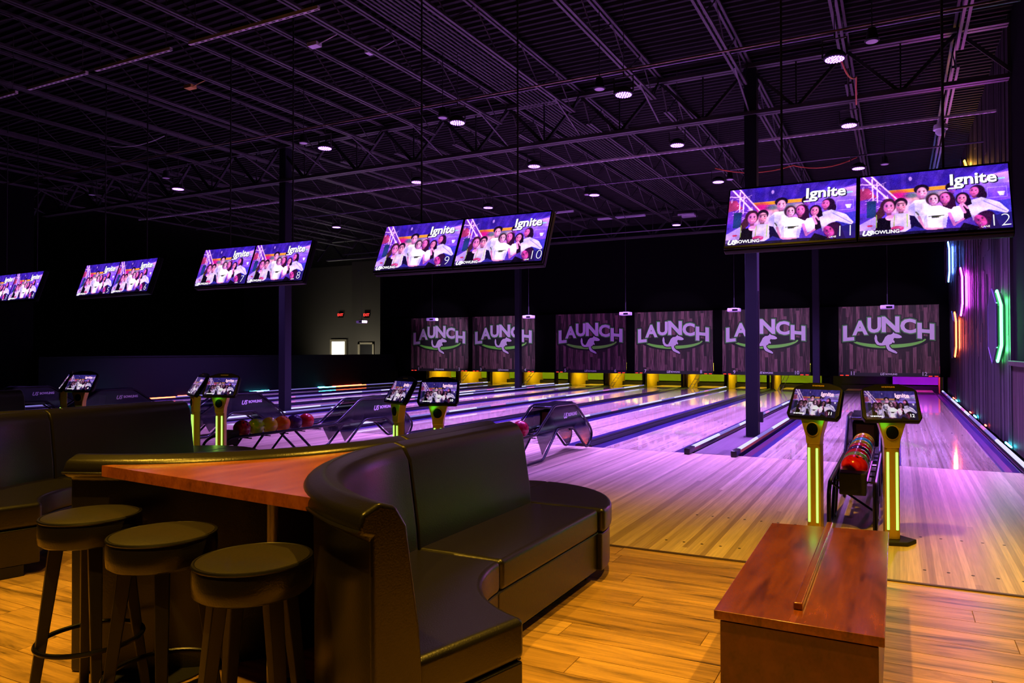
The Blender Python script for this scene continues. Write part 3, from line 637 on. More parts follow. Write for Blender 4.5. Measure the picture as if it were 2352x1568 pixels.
# strut tracks and pipes across the room (parallel to the foul line)
def pipe(y0, y1, z, x0, x1, r, m, name, label, cat, slots=False):
    if slots:
        t = MB().box(x0, x1, -.02, .02, -.02, .02); o = t.build(name, m, None, loc=(0, y0, z)); o.rotation_euler[2] = math.atan2(y1 - y0, x1 - x0) * 0
        s = MB(); x = x0 + .1
        while x < x1: s.box(x, x + .06, -.008, .008, -.0212, -.020); x += .11
        so = s.build('slots', m_black, o); so['kind'] = 'stuff'
    else: o = MB().tube([(x0, 0, 0), (x1, 0, 0)], r, 8).build(name, m, None, smooth=True, loc=(0, y0, z))
    tag(o, label, cat); return o
m_pip = mat('pipe_amber', srgb(120, 100, 80), .35, metal=.6); m_pipp = mat('pipe_paint', srgb(100, 90, 110), .35, metal=.5)
pipe(9.25, 9.25, 5.3, -20, WX, .014, m_pip, 'lighting_pipe', 'thin pipe carrying the nearest row of violet spotlights', 'pipe')
pipe(9.25, 9.25, 5.0, -36, -36, .01, m_pip, 'x', 'x', 'x') if 0 else None
s3 = pipe(13.5, 13.5, 5.3, -20, WX, .02, m_steel2, 'strut_channel', 'slotted steel channel just beyond the girder, crossing all lanes', 'strut', True)
pipe(15.4, 15.4, 5.3, -20, WX, .016, m_pipp, 'lighting_pipe', 'thin pipe carrying the third row of violet spotlights', 'pipe')
pipe(22.0, 22.0, 5.3, -20, WX, .016, m_pipp, 'lighting_pipe', 'thin pipe farthest away, near the masking wall', 'pipe')
pipe(10.9, 10.9, 5.95, -20, WX, .02, m_pipp, 'sprinkler_pipe', 'sprinkler pipe above the nearest violet spotlights, under the roof deck', 'pipe')
for k, (a, b) in enumerate([(-8.0, -5.85), (-9.9, -8.35), (-11.5, -10.1), (-13.4, -11.8)]):
    o = pipe(6.05, 6.05, 5.3, a, b, .02, m_steel2, 'strut_channel', ['brightest slotted channel length, nearest overhead at the top edge', 'slotted channel length left of the brightest one', 'dim slotted channel length, third from the top edge', 'dimmest slotted channel length near the left edge'][k], 'strut', True)
    MB().tube([(a + .1, 0, 0), (a + .1, 0, .9)], .005, 5).build('hanger', m_steel, o); MB().tube([(b - .1, 0, 0), (b - .1, 0, .9)], .005, 5).build('hanger', m_steel, o)
# bank of conduits running with the lanes
cbk = thing('conduit_bank', 'bank of parallel conduits under the roof deck, running towards the masks', 'conduit', (-6.1, 0, 6.08))
for k in range(9): MB().tube([((k - 4) * .075, 0, 0), ((k - 4) * .075, 23, 0)], .016, 6).build('conduit', m_steel, cbk)
for y in range(2, 23, 3): MB().box(-.36, .36, y, y + .04, .02, .045).build('hanger_strap', m_steel, cbk)

# violet spot fixtures
fx_led = MB(); rnd = random.Random(2)
for ring, nn in ((.0, 1), (.035, 6), (.07, 12), (.1, 18)):
    for j in range(nn):
        a = 2 * PI * j / nn; fx_led.lathe([(.012, -.008), (.012, 0)], (ring * math.cos(a), ring * math.sin(a), -.128), 6)
def make_fixture():
    t = thing('spot_fixture', '', 'spotlight', (0, 0, 0))
    MB().lathe([(.05, -.02), (.10, -.05), (.13, -.085), (.13, -.12), (.118, -.126), (.0, -.122)], k=24).build('housing', m_black, t, smooth=True)
    l = fx_led.build('led_array', m_led, t); l['kind'] = 'stuff'
    y = MB(); y.tube([(-.14, 0, -.10), (-.14, 0, .12), (.14, 0, .12), (.14, 0, -.10)], .012, 6); y.tube([(0, 0, .12), (0, 0, .2)], .012, 6); y.tube([(0, 0, .2), (0, 0, 6.26 - FZ)], .006, 5); y.build('yoke', m_steel, t)
    return t
proto = make_fixture()
rowname = {0: 'nearest row', 1: 'second row', 2: 'third row'}
seenrow = {}
for i, (x, y) in enumerate(FIX):
    o = proto if i == 0 else copy_tree(proto); o.location = (x, y, FZ)
    r = 0 if y < 10 else 1 if y < 13 else 2 if y < 18 else 3
    k = sum(1 for (a, b) in FIX if a > x and (0 if b < 10 else 1 if b < 13 else 2 if b < 18 else 3) == r) + 1
    num = ['first', 'second', 'third', 'fourth', 'fifth', 'sixth'][k - 1]
    o['label'] = 'violet LED spotlight, %s from the right in the %s' % (num, rowname[r]) if r < 3 else 'small violet LED spotlight farthest away by the pale ceiling panels'
    o['group'] = 'violet spotlights under the ceiling'
# unlit pendants beside them
def make_pend():
    t = thing('pendant_lamp', '', 'lamp'); MB().lathe([(.02, .14), (.05, .12), (.07, .0), (.085, -.02), (.075, -.03), (.0, -.03)], k=20).build('shade', m_black, t, smooth=True)
    MB().lathe([(.068, -.034), (.0, -.036)], k=16).build('lens', m_lampoff, t); MB().tube([(0, 0, .14), (0, 0, 6.26 - 5.1)], .006, 6).build('stem', m_black, t); return t
PD = [(-9.34, 9.3, 5.1), (-6.38, 9.25, 5.1), (-3.72, 9.2, 5.1), (-.25, 9.2, 5.1), (-3.2, 15.3, 5.1), (-6.5, 15.3, 5.1), (-.21, 15.4, 5.1), (-13.8, 9.9, 5.1), (-16.8, 10.2, 5.1), (-2.36, 17.1, 5.1)]
PL = ['left of the nearest-row spotlight by the second column', 'beside the nearest-row spotlight above the lane 9 and 10 screens', 'beside the nearest-row spotlight left of the near column', 'at the top right, right of the brightest spotlight', 'above the near column, close to a third-row spotlight', 'just above the lane 10 screen', 'above the lane 12 screen', 'at far left over the lane 5 and 6 screens', 'farthest left near the dark wall', 'just above the lane 11 screen']
pp = make_pend()
for i, (x, y, z) in enumerate(PD):
    o = pp if i == 0 else copy_tree(pp); o.location = (x, y, z); o['label'] = 'small unlit pendant lamp ' + PL[i]; o['group'] = 'unlit pendants'
# camera dome, junction boxes, loose wires, panels
t = thing('dome_camera', 'white dome security camera hanging above the lane 12 screen', 'camera', (.66, 13.43, 5.08))
MB().lathe([(.03, .2), (.035, .1), (.10, .08), (.11, 0), (.08, -.01)], k=20).build('body', m_proj, t, smooth=True); MB().lathe([(.08, -.01), (.075, -.05), (.05, -.085), (.01, -.1)], k=20).build('dome', m_proj, t, smooth=True)
def wire(name, pts, r, m, label):
    n = 8; P = []
    for a, b in zip(pts[:-1], pts[1:]):
        for i in range(n):
            s = i / n; P.append([a[k] + (b[k] - a[k]) * s - (.12 * 4 * s * (1 - s) if k == 2 else 0) for k in range(3)])
    P.append(pts[-1]); o = MB().tube(P, r, 6).build(name, m, None, smooth=True); return tag(o, label, 'cable')
wire('flexible_cable', [(-.62, 9.4, 5.05), (-.5, 10.8, 5.25), (-.55, 11.85, 5.2)], .012, m_wire, 'orange flexible cable hanging behind the brightest spotlight')
wire('flexible_cable', [(-3.4, 14.8, 5.22), (-1.9, 15.2, 5.2), (-.7, 15.2, 5.22)], .012, m_wire, 'orange flexible cable slung above the lane 11 screen')
wire('flexible_cable', [(-14.4, 8.9, 5.6), (-12.6, 9.0, 5.55)], .008, m_proj, 'pale cable sagging at far left under the roof')
for x, y, z, lb in ((-7.20, 8.55, 6.0, 'small white junction box under the deck left of the conduit bank'), (-7.81, 7.99, 6.0, 'yellow junction box with a cable left of the white box'), (-10.98, 8.32, 6.0, 'dim yellow junction box farther left under the deck')):
    t = thing('junction_box', lb, 'box', (x, y, z)); MB().box(-.09, .09, -.06, .06, -.03, .03).build('box_body', m_proj if 'white' in lb else m_yel, t, bevel=.006); MB().tube([(.09, 0, 0), (.2, .1, .1), (.3, .2, .2)], .008, 6).build('conduit_tail', m_proj if 'white' in lb else m_yel, t)
for x, y, L, wd, lb in ((-6.3, 23.4, .55, .5, 'square pale ceiling panel just right of the lane 10 screen'), (-8.4, 22.7, 1.7, .1, 'long pale unlit strip light above the lane 10 screen'), (-9.9, 21.0, 1.0, .06, 'short pale strip light left of the long one')):
    o = MB().box(-L / 2, L / 2, -wd / 2, wd / 2, -.03, .03).build('ceiling_panel' if 'panel' in lb else 'strip_light', m_lampoff, None, bevel=.005, loc=(x, y, 5.95)); tag(o, lb, 'ceiling panel' if 'panel' in lb else 'light')

# ---- right-wall hexagon lights
M_RIM = mat('hex_rim', srgb(110, 90, 130), .4)
def hexlight(y, z, h, wd, g, label, nm):
    """elongated hexagonal panel standing off the wall with neon edge towards the wall"""
    t = thing('hexagon_wall_light', label, 'wall light', (WX, y, z), 0, 'hexagon wall lights')
    out = [(-wd / 2, -h * .28), (0, -h / 2), (wd / 2, -h * .28), (wd / 2, h * .28), (0, h / 2), (-wd / 2, h * .28)]
    MB().prism(out, 'x', -.12, -.10).build('face_panel', m_hexb, t)
    fr = MB()
    n = 6
    for i in range(n):
        a, b = out[i], out[(i + 1) % n]; fr.tube([(-.122, a[0], a[1]), (-.122, b[0], b[1])], .010, 4)
    fr.build('rim', M_RIM, t)
    inn = [(p * .86, q * .9) for p, q in out]
    MB().prism(inn, 'x', -.10, -.0).build('backbox', m_hexb, t)
    s = MB()
    for i in range(n):
        a, b = [(out[k][0] * .93, out[k][1] * .95) for k in (i, (i + 1) % n)]; s.tube([(-.05, a[0], a[1]), (-.05, b[0], b[1])], .020, 6)
    s.build('neon_tube', g, t)
hexlight(13.2, 1.8, 1.18, 1.05, g_green, 'green-glowing hexagon light, nearest and largest on the plank wall', 'g')
hexlight(20.4, 2.88, 1.25, 1.1, g_mag, 'magenta-glowing hexagon light high on the plank wall below the screen', 'm')
hexlight(22.6, 1.86, 1.3, 1.1, g_red, 'red-glowing hexagon light low at the far end of the plank wall', 'r')
hexlight(25.1, 4.15, 1.3, 1.1, g_blue, 'blue-glowing hexagon light high in the far corner', 'b')
hexlight(18.9, 5.2, 1.25, 1.1, g_or, 'orange-glowing hexagon light near the ceiling above the screen', 'o')
for y, z, c, e in ((12.72, 1.8, (.08, 1, .22), 7), (19.85, 2.88, (.8, .06, 1), 34), (22.05, 1.86, (1, .1, .04), 16), (24.55, 4.15, (.1, .2, 1), 20), (18.35, 5.2, (1, .45, .05), 12)):
    lamp('AREA', 'hexagon_glow', (WX - .09, y, z), e * 3.0, c, (WX + .03, y - .10, z), (.10, .8))
# coloured LED pieces at the foot of the wall, behind the rail
t = thing('wall_foot_led_strip', 'row of cyan and red LED pieces at the foot of the plank wall', 'light strip', (WX - .035, 11.9, .05))
for y0, L, g in ((0, .6, g_cyan), (3.2, .2, g_redl), (5.0, .55, g_cyan), (6.2, .3, g_redl), (10.2, .6, g_cyan), (11.3, .6, g_redl)):
    MB().box(-.01, .01, y0, y0 + L, -.01, .01).build('led_piece', g, t)
t = thing('wall_foot_led_strip', 'cyan and red LED pieces along the foot of the left half wall', 'light strip', (-20.3, 17.6, .05))
for y0, L, g in ((0, 1.0, g_cyan), (3.4, .35, g_cyan), (4.2, 1.7, g_redl), (-2.6, .6, g_redl)):
    MB().box(-.01, .01, y0, y0 + L, -.01, .01).build('led_piece', g, t)

# ------------------------------------------------------------------ MASKING UNITS + PITS
def kang():  # kangaroo silhouette, x right, z up, about 1 wide
    return [(-.52, .40), (-.47, .44), (-.43, .30), (-.42, .10), (-.34, -.04), (-.22, -.06), (-.14, .10), (-.06, .30), (.06, .42), (.20, .44), (.28, .50), (.30, .58), (.36, .50), (.44, .48), (.56, .42), (.66, .34), (.68, .26), (.58, .22), (.44, .22), (.34, .24), (.30, .14), (.36, .02), (.34, -.06), (.26, -.02), (.22, -.10), (.12, -.16), (.12, -.26), (.22, -.40), (.40, -.52), (.48, -.62), (.44, -.68), (.26, -.60), (.08, -.50), (.0, -.36), (-.04, -.18), (-.16, -.20), (-.30, -.20), (-.44, -.14), (-.52, .02), (-.55, .22)]
def grow(pts, d):
    n = len(pts); out = []
    A = sum(pts[i][0] * pts[(i + 1) % n][1] - pts[(i + 1) % n][0] * pts[i][1] for i in range(n))
    s = 1 if A > 0 else -1
    for i in range(n):
        a, b, c = Vector(pts[i - 1]), Vector(pts[i]), Vector(pts[(i + 1) % n])
        n1 = Vector(((b - a).y, -(b - a).x)).normalized() * s; n2 = Vector(((c - b).y, -(c - b).x)).normalized() * s
        m = (n1 + n2); m = m.normalized() if m.length > .1 else n1
        out.append((b.x + m.x * d, b.y + m.y * d))
    return out
def tri_print(pts, y, name, m, parent):
    from mathutils.geometry import tessellate_polygon
    tr = tessellate_polygon([[Vector((p[0], p[1], 0)) for p in pts]]); mb = MB(); mb.add([(p[0], y, p[1]) for p in pts], [tuple(t) for t in tr])
    n = len(pts); b = MB(); b.v = [(p[0], y, p[1]) for p in pts] + [(p[0], y + .003, p[1]) for p in pts]; b.f = [tuple(t) for t in tr] + [(i, (i + 1) % n, (i + 1) % n + n, i + n) for i in range(n)]
    return b.build(name, m, parent)
m_print = print_planks_mat('mask_plank_print')
def make_mask():
    t = thing('masking_unit', '', 'masking unit')
    MB().box(-1.49, 1.49, 0, .05, .69, 2.89).build('printed_panel', m_print, t)
    MB().box(-1.5, 1.5, -.03, .10, .57, .69).build('lower_beam', m_mframe, t, bevel=.006)
    # swoosh under the lettering: dark lens with green crescent
    zc = 1.77
    lens = [(1.28 * math.cos(a), 1.84 + .40 * math.sin(a)) for a in [PI + k * PI / 24 for k in range(25)]] + [(1.2 - k * .24, 1.86 + .16 * math.sin(k / 10 * PI)) for k in range(11)]
    tri_print(lens, -.006, 'oval', m_logok, t)
    cres = [(1.14 * math.cos(a), 1.84 + .34 * math.sin(a)) for a in [PI * 1.06 + k * PI * .88 / 24 for k in range(25)]] + [(1.10 * math.cos(a), 1.84 + .22 * math.sin(a)) for a in [PI * 1.94 - k * PI * .88 / 24 for k in range(25)]]
    tri_print(cres, -.010, 'green_crescent', m_logog, t)
    spec = [('L', -1.34, -1.02, 1.76, 2.25, .10), ('A', -1.05, -.60, 1.95, 2.40, .05), ('U', -.585, -.20, 2.02, 2.50, .02), ('N', -.16, .34, 2.03, 2.52, -.02), ('C', .385, .82, 1.99, 2.44, -.05), ('H', .88, 1.34, 1.80, 2.28, -.11)]
    for ch, x0, x1, z0, z1, rot in spec:
        cx_, cz_ = (x0 + x1) / 2, (z0 + z1) / 2
        for nm, m, off, yy, pad in (('letter_outline', m_logok, .085, -.012, .075), ('letter_edge', m_logodg, .060, -.016, .045), ('letter', m_logow, .040, -.020, .012)):
            o = text_obj(ch, 1.0, m, nm, t, Matrix.Identity(4), bold=off, extrude=.0015)
            co = [v_.co.copy() for v_ in o.data.vertices]; ax, bx = min(c.x for c in co), max(c.x for c in co); ay, by = min(c.y for c in co), max(c.y for c in co)
            w_, h_ = x1 - x0 + 2 * pad, z1 - z0 + 2 * pad
            for v_, c in zip(o.data.vertices, co):
                px, pz = ((c.x - ax) / (bx - ax) - .5) * w_, ((c.y - ay) / (by - ay) - .5) * h_
                v_.co = (cx_ + px, yy - c.z, cz_ + pz - px * math.sin(-rot) * 1.0)
    K = kang(); K = [(p * .66 - .03, q * .56 + 1.70) for p, q in K]
    tri_print(grow(K, .030), -.024, 'kangaroo_outline', m_logok, t); tri_print(K, -.028, 'kangaroo', m_logow, t)
    for sx in (-1, 1):
        for k in range(2): MB().box(sx * (1.40 - k * .17) - .05, sx * (1.40 - k * .17) + .05, -.038, -.028, .585, .61).build('red_light', m_redled, t)
    text_obj('US', .11, m_white, 'maker_mark', t, up_facing_y(-.17, -.034, .595), bold=.004, shear=.3)
    text_obj('BOWLING', .075, m_white, 'maker_mark', t, up_facing_y(.10, -.034, .61), bold=.003)
    return t
mk = make_mask()
MS = [-17.98, -14.78, -10.86, -7.53, -4.21, -.31]
for i, x in enumerate(MS):
    o = mk if i == 0 else copy_tree(mk); o.location = (x, MASKY, 0)
    o['label'] = 'masking panel with LAUNCH lettering and kangaroo over lanes %s and %s' % (NW[2 * i + 1], NW[2 * i + 2]); o['group'] = 'masking units'
for i, x in enumerate(MS):
    par = [q for q in bpy.data.objects if q.name.startswith('masking_unit') and q.parent is None and abs(q.location.x - x) < .01][0]
    for sx, n in ((-1, 2 * i + 1), (1, 2 * i + 2)):
        text_obj(str(n), .17, m_white, 'lane_number', par, up_facing_y(sx * 1.06, -.034, .58), bold=.003)
# dark fillers between masks
ed = [-20.6] + sum([[x - 1.505, x + 1.505] for x in MS], []) + [WX]
for k, (a, b) in enumerate(zip(ed[0::2], ed[1::2])):
    if b - a > .01: struct(MB().box(a, b, MASKY + .02, MASKY + .24, .57, 2.9).build('wall_filler', m_wall, None))
fi = MB().box(-2.3, -2.1, MASKY + .1, PITY, 0, .57).build('wall_pier', m_wall, None); struct(fi)
# one purple/yellow-green side reveal at the right of mask 6
M_PAD = mat('kick_pad', srgb(250, 215, 30), .4)
def pitside(x, label):
    t = thing('kickback', label, 'kickback', (x, PITY, 0), 0, 'kickback plates between the pits')
    MB().box(-.03, .03, 0, 1.9, -.1, .86).build('plate', m_kb, t, bevel=.01); MB().prism([(0, 0), (.35, 0), (.25, .3), (.22, .8), (0, .8)], 'x', .03, .045).build('curved_pad', M_PAD, t)
    MB().box(-.05, -.028, -.12, 0, -.1, .86).build('front_post', m_scrub, t)
    return t
LA = []
for i, cx in enumerate(CS):
    for s_, n in ((-1, 2 * i + 1), (1, 2 * i + 2)):
        lx = cx - 1.387 if s_ < 0 else cx + .333; rx = lx + 1.054
        if n not in (11, 12):
            pitside(lx - .27, 'yellow-lit kickback plate at the left side of the lane %s pit' % NW[n])
        t = thing('pinsetter_pit', 'pin pit at the end of lane %s%s' % (NW[n], ', glowing purple' if n == 12 else ', unlit and dark' if n == 11 else ', lit yellow and green'), 'pin pit', (lx + .527, PITY, 0), 0, 'pin pits')
        MB().box(-.74, .74, 1.75, 1.8, .18, .95).build('pit_curtain', m_curtp if n == 12 else m_scrub if n == 11 else m_curt, t)  # curtain colours carry the purple light and the unlit pit's darkness
        MB().box(-.527, .527, .02, 1.5, -.05, .003).build('pin_deck', m_pitd if n != 12 else m_pitd, t)
        MB().box(-.74, .74, 1.5, 1.7, -.1, .14).build('pit_cushion', m_scrub, t)
        MB().box(-.74, .74, .1, 1.9, .98, 1.05).build('machine_underside', m_scrub, t)
        if n != 11 and n != 12:
            MB().box(.70, .78, .0, .22, -.1, .95).build('frame_post', m_scrub, t)
        if n % 2 == 0 and n < 12:
            ld = MB()
            for dx in (0, .14): ld.tube([(-.55 + dx, -.55, .0), (-.33 + dx, .1, .62)], .010, 5)
            for k in (.25, .55, .85): ld.tube([(-.55 + .22 * k, -.55 + .65 * k, .62 * k), (-.41 + .22 * k, -.55 + .65 * k, .62 * k)], .009, 5)
            ld.build('ball_lift_ladder', m_steel2, t)
        # pit light fitting
        if n != 11:
            c = (1, .80, .10) if n != 12 else (.55, .03, 1)
            MB().tube([(-.5, .25, .93), (.5, .25, .93)], .014, 6).build('pit_light_tube', glow('pit_tube_%d' % n, c, 3), t)
            lamp('AREA', 'pit_light', (lx + .527, PITY + .5, .92), 21 if n != 12 else 34, c, (lx + .5, PITY + 1.5, .2), (1.0, .1))
pk = pitside(1.31, 'purple-lit post at the right side of the lane 12 pit'); pk.children[0].data = pk.children[0].data.copy(); pk.children[0].data.materials[0] = m_curtp  # plate gets the purple light in its colour too
# bowling pins held in the machine, seen mirrored in the lane oil
pin_prof = [(.026, 0), (.036, .02), (.056, .08), (.0605, .114), (.055, .16), (.035, .21), (.0235, .25), (.024, .28), (.031, .32), (.0325, .345), (.024, .37), (.006, .381)]
pin0 = None; npin = 0
for n in range(1, 13):
    i = (n - 1) // 2; lx = CS[i] - 1.387 if n % 2 else CS[i] + .333
    rows_ = [(0, 0), (-.152, .264), (.152, .264), (-.305, .528), (0, .528), (.305, .528), (-.457, .792), (-.152, .792), (.152, .792), (.457, .792)]
    lab = 'white bowling pin held in the pinsetter of lane %s' % NW[n]
    for k, (dx, dy) in enumerate(rows_):
        if pin0 is None: o = MB().lathe(pin_prof, k=14).build('bowling_pin', m_pin, None, smooth=True); pin0 = o
        else: o = pin0.copy(); COL.objects.link(o)
        o.location = (lx + .527 + dx, PITY + .50 + dy, .508); tag(o, lab, 'bowling pin', 'pins of lane %d' % n)

# projectors in front of masks
def make_proj():
    t = thing('projector', '', 'projector'); MB().box(-.17, .17, -.13, .13, -.05, .05).build('body', m_proj, t, bevel=.02, seg=3)
    MB().lathe([(.035, 0), (.035, .03)], (0, 0, 0), 16).build('lens', m_bezel, t, loc=(.08, .13, 0)); MB().tube([(0, 0, .05), (0, 0, .35)], .012, 6).build('mount_stem', m_steel, t)
    MB().tube([(0, 0, .35), (0, 0, 2.75)], .004, 5).build('drop_rod', m_steel, t)
    MB().box(-.06, .06, -.06, .06, .05, .075).build('bracket', m_steel, t); MB().box(-.03, .12, -.134, -.128, -.03, .02).build('rear_ports', m_bezel, t); return t
pj = make_proj()
for i, (x, y, z) in enumerate([(-18.4, 21.3, 2.56), (-15.0, 21.1, 2.57), (-11.1, 21.1, 2.57), (-7.6, 20.9, 2.58), (-4.22, 20.65, 2.59), (-.25, 20.9, 2.57)]):
    o = pj if i == 0 else copy_tree(pj); o.location = (x, y, z); o['group'] = 'lane projectors'
    o['label'] = 'white ceiling-hung projector ' + ('left of all masks, against the far dark room' if i == 0 else 'in front of the mask of lanes %s and %s' % (NW[2 * i - 1], NW[2 * i]) if i < 5 else 'in front of the mask of lanes 11 and 12')

# ------------------------------------------------------------------ OVERHEAD SCREENS
def screen_pair(n, loc, yaw, tilt, label):
    t = thing('overhead_display', label, 'display', loc, yaw, 'double screens above the approach')
    t.rotation_euler = (-tilt * -1 * -1, 0, yaw); t.rotation_euler = Euler((tilt, 0, yaw)).to_quaternion().to_euler()
    W_, H_ = 1.0, .565
    MB().box(-1.03, 1.03, .0, .06, -.31, .31).build('back_housing', m_bezel, t, bevel=.008)
    for sx in (-1, 1):
        p = MB().box(sx * .515 - .512, sx * .515 + .512, -.03, 0, -.303, .303).build('screen_frame', m_bezel, t, bevel=.006)
        q = link('screen_picture', me_pic, p); q.location = (sx * .515, -.0315, 0); q.scale = (W_, 1, H_)
        a = sx * .515
        text_obj('Ignite', .14, m_sg, 'screen_lettering', p, up_facing_y(a + .277, -.0325, .096), bold=.006, extrude=.0003)
        text_obj('Ignite', .14, m_sw, 'screen_lettering', p, up_facing_y(a + .27, -.0332, .102), bold=.0035, extrude=.0003)
        text_obj('US', .06, m_sw, 'screen_lettering', p, up_facing_y(a - .45, -.0330, -.285), bold=.003, extrude=.0003, shear=.3)
        text_obj('BOWLING', .042, m_sw, 'screen_lettering', p, up_facing_y(a - .32, -.0330, -.272), bold=.001, extrude=.0003)
        k = n - 1 if sx < 0 else n
        text_obj(str(k), .15, m_sw, 'screen_lettering', p, up_facing_y(a + .425, -.0330, -.292), bold=-.004, extrude=.0003)
        text_obj('LANE', .022, m_sw, 'screen_lettering', p, up_facing_y(a + .335, -.0330, -.272), extrude=.0003)
        MB().box(a + .13, a + .45, -.0335, -.0325, .118, .126).build('underline', m_sw, p) if 0 else MB().box(a + .105, a + .20, -.0335, -.0325, .094, .105).build('underline', m_sw, p)
    return t
def hangers(t, x0, y, z):
    pass
SCR = [(12, (-.276, 6.11, 2.53), 0, -.44), (10, (-4.12, 6.29, 2.541), .012, -.42), (8, (-7.935, 6.98, 2.602), 0, -.33), (6, (-11.554, 7.428, 2.632), -.061, -.317), (4, (-15.75, 8.05, 2.70), -.06, -.31)]
for n, loc, yaw, tilt in SCR:
    t = screen_pair(n, loc, yaw, tilt, 'double overhead screen with friends posing under Ignite, numbered %s and %s' % (NW[n - 1], NW[n]))
    for dx in (-.6, .6):
        h = MB().tube([(dx, .1, .30), (dx, .1, 3.4)], .012, 6)
        m3 = t.rotation_euler.to_matrix().inverted()
        v0 = m3 @ Vector((0, 0, 1)); hh = MB().tube([Vector((dx, .05, .28)), Vector((dx, .05, .28)) + v0 * 3.25], .010, 6).build('hanger_pole', m_black, t)

# ------------------------------------------------------------------ SCORING CONSOLES
def console(n, x, y, yaw, label):
    t = thing('scoring_console', label, 'console', (x, y, 0), yaw, 'touch-screen scoring consoles')
    hexp = [(.17 * math.cos(a), .13 * math.sin(a)) for a in [k * PI / 3 for k in range(6)]]
    MB().prism(hexp, 'z', 0, .03).build('base_plate', m_black, t, bevel=.006)
    MB().prism([(-.052, -.03), (-.03, -.042), (.03, -.042), (.052, -.03), (.052, .03), (-.052, .03)], 'z', .03, .72).build('post', m_con, t, bevel=.005)
    MB().box(-.050, .050, .031, .036, .05, .72).build('post_back', m_consilver, t)
    for sx in (-1, 1):
        MB().box(sx * .031 - .0085, sx * .031 + .0085, -.0475, -.040, .10, .67).build('light_strip', m_lime, t, bevel=.003)
    # flared neck
    nk = MB(); pr = [(-.052, .70), (-.058, .76), (-.078, .83), (-.094, .885), (-.094, .90), (.094, .90), (.094, .885), (.078, .83), (.058, .76), (.052, .70)]
    nk.prism(pr, 'y', -.046, .034); nk.build('neck', m_con, t, bevel=.008, seg=3)
    MB().add([(.042 * math.cos(a), -.048, .815 + .046 * math.sin(a)) for a in [k * PI / 12 for k in range(24)]] + [(.042 * math.cos(a), -.058, .815 + .046 * math.sin(a)) for a in [k * PI / 12 for k in range(24)]],
             [tuple(range(24)), tuple(range(47, 23, -1))] + [(i, (i + 1) % 24, (i + 1) % 24 + 24, i + 24) for i in range(24)]).build('round_badge', m_bezel, t)
    MB().tube([(.047 * math.cos(a), -.05, .815 + .051 * math.sin(a)) for a in [k * PI / 12 for k in range(24)]], .005, 6, True).build('badge_ring', m_con, t, smooth=True)
    # head
    TL = .55
    hd = bpy.data.objects.new('touch_screen', None)
    R = Matrix.Translation((0, .0, 1.015)) @ Matrix.Rotation(-TL, 4, 'X')
    out = [(-.185, -.135), (.185, -.135), (.205, -.10), (.195, .12), (.17, .145), (.08, .178), (-.08, .178), (-.17, .145), (-.195, .12), (-.205, -.10)]
    mb = MB(); mb.prism(out, 'y', -.0, .045); mb.v = [tuple(R @ Vector(p)) for p in mb.v]; h = mb.build('touch_screen', m_bezel, t, bevel=.008, seg=3)
    q = link('screen_picture', me_picd, h); q.matrix_local = R @ Matrix.Translation((0, -.0025, -.005)) @ Matrix.Diagonal((.350, 1, .236, 1))
    text_obj('Ignite', .045, m_spk, 'screen_lettering', h, R @ up_facing_y(.085, -.0035, .052), bold=.002, extrude=.0002)
    text_obj(str(n), .036, m_sw, 'screen_lettering', h, R @ up_facing_y(.135, -.0035, -.108), bold=.0005, extrude=.0002)
    text_obj('US BOWLING', .014, m_sw, 'screen_lettering', h, R @ up_facing_y(-.105, -.0035, -.106), bold=.0006, extrude=.0002)
    text_obj('US BOWLING', .015, m_con, 'maker_mark', h, R @ up_facing_y(0, -.003, .140), bold=.0008, extrude=.0005)
    gl = MB()
    for k in range(6): gl.box(-.08 + k * .0275, -.062 + k * .0275, -.055, -.045, .893, .903)
    gl.build('green_lights', m_green, t)
    return t
console(12, -.055, 5.86, .22, 'scoring console of lane 12, right one behind the low cherry table')
console(11, -.585, 5.86, -.27, 'scoring console of lane 11, left one behind the low cherry table')
console(10, -4.07, 5.83, .42, 'scoring console of lane 10, facing the camera behind the near sofa')
console(9, -4.575, 5.86, -.37, 'scoring console of lane 9, turned left behind the near sofa')
console(8, -7.17, 5.86, .40, 'scoring console of lane 8, facing the camera beside the left sofa')
console(7, -7.60, 5.86, -.42, 'scoring console of lane 7, turned left beside the left sofa')
console(6, -9.87, 5.86, .40, 'scoring console of lane 6 at far left, facing the camera')
console(5, -10.24, 5.86, -.50, 'scoring console of lane 5 at far left, seen nearly edge-on')
for x in (-.055, -.585, -4.07, -4.575, -7.17):
    lamp('POINT', 'console_glow', (x, 5.70, .86), .12, (.1, 1, .1), None, .03)
    lamp('AREA', 'console_strip_glow', (x, 5.79, .4), .2, (.5, 1, .1), (x, 4.5, .35), (.06, .55))

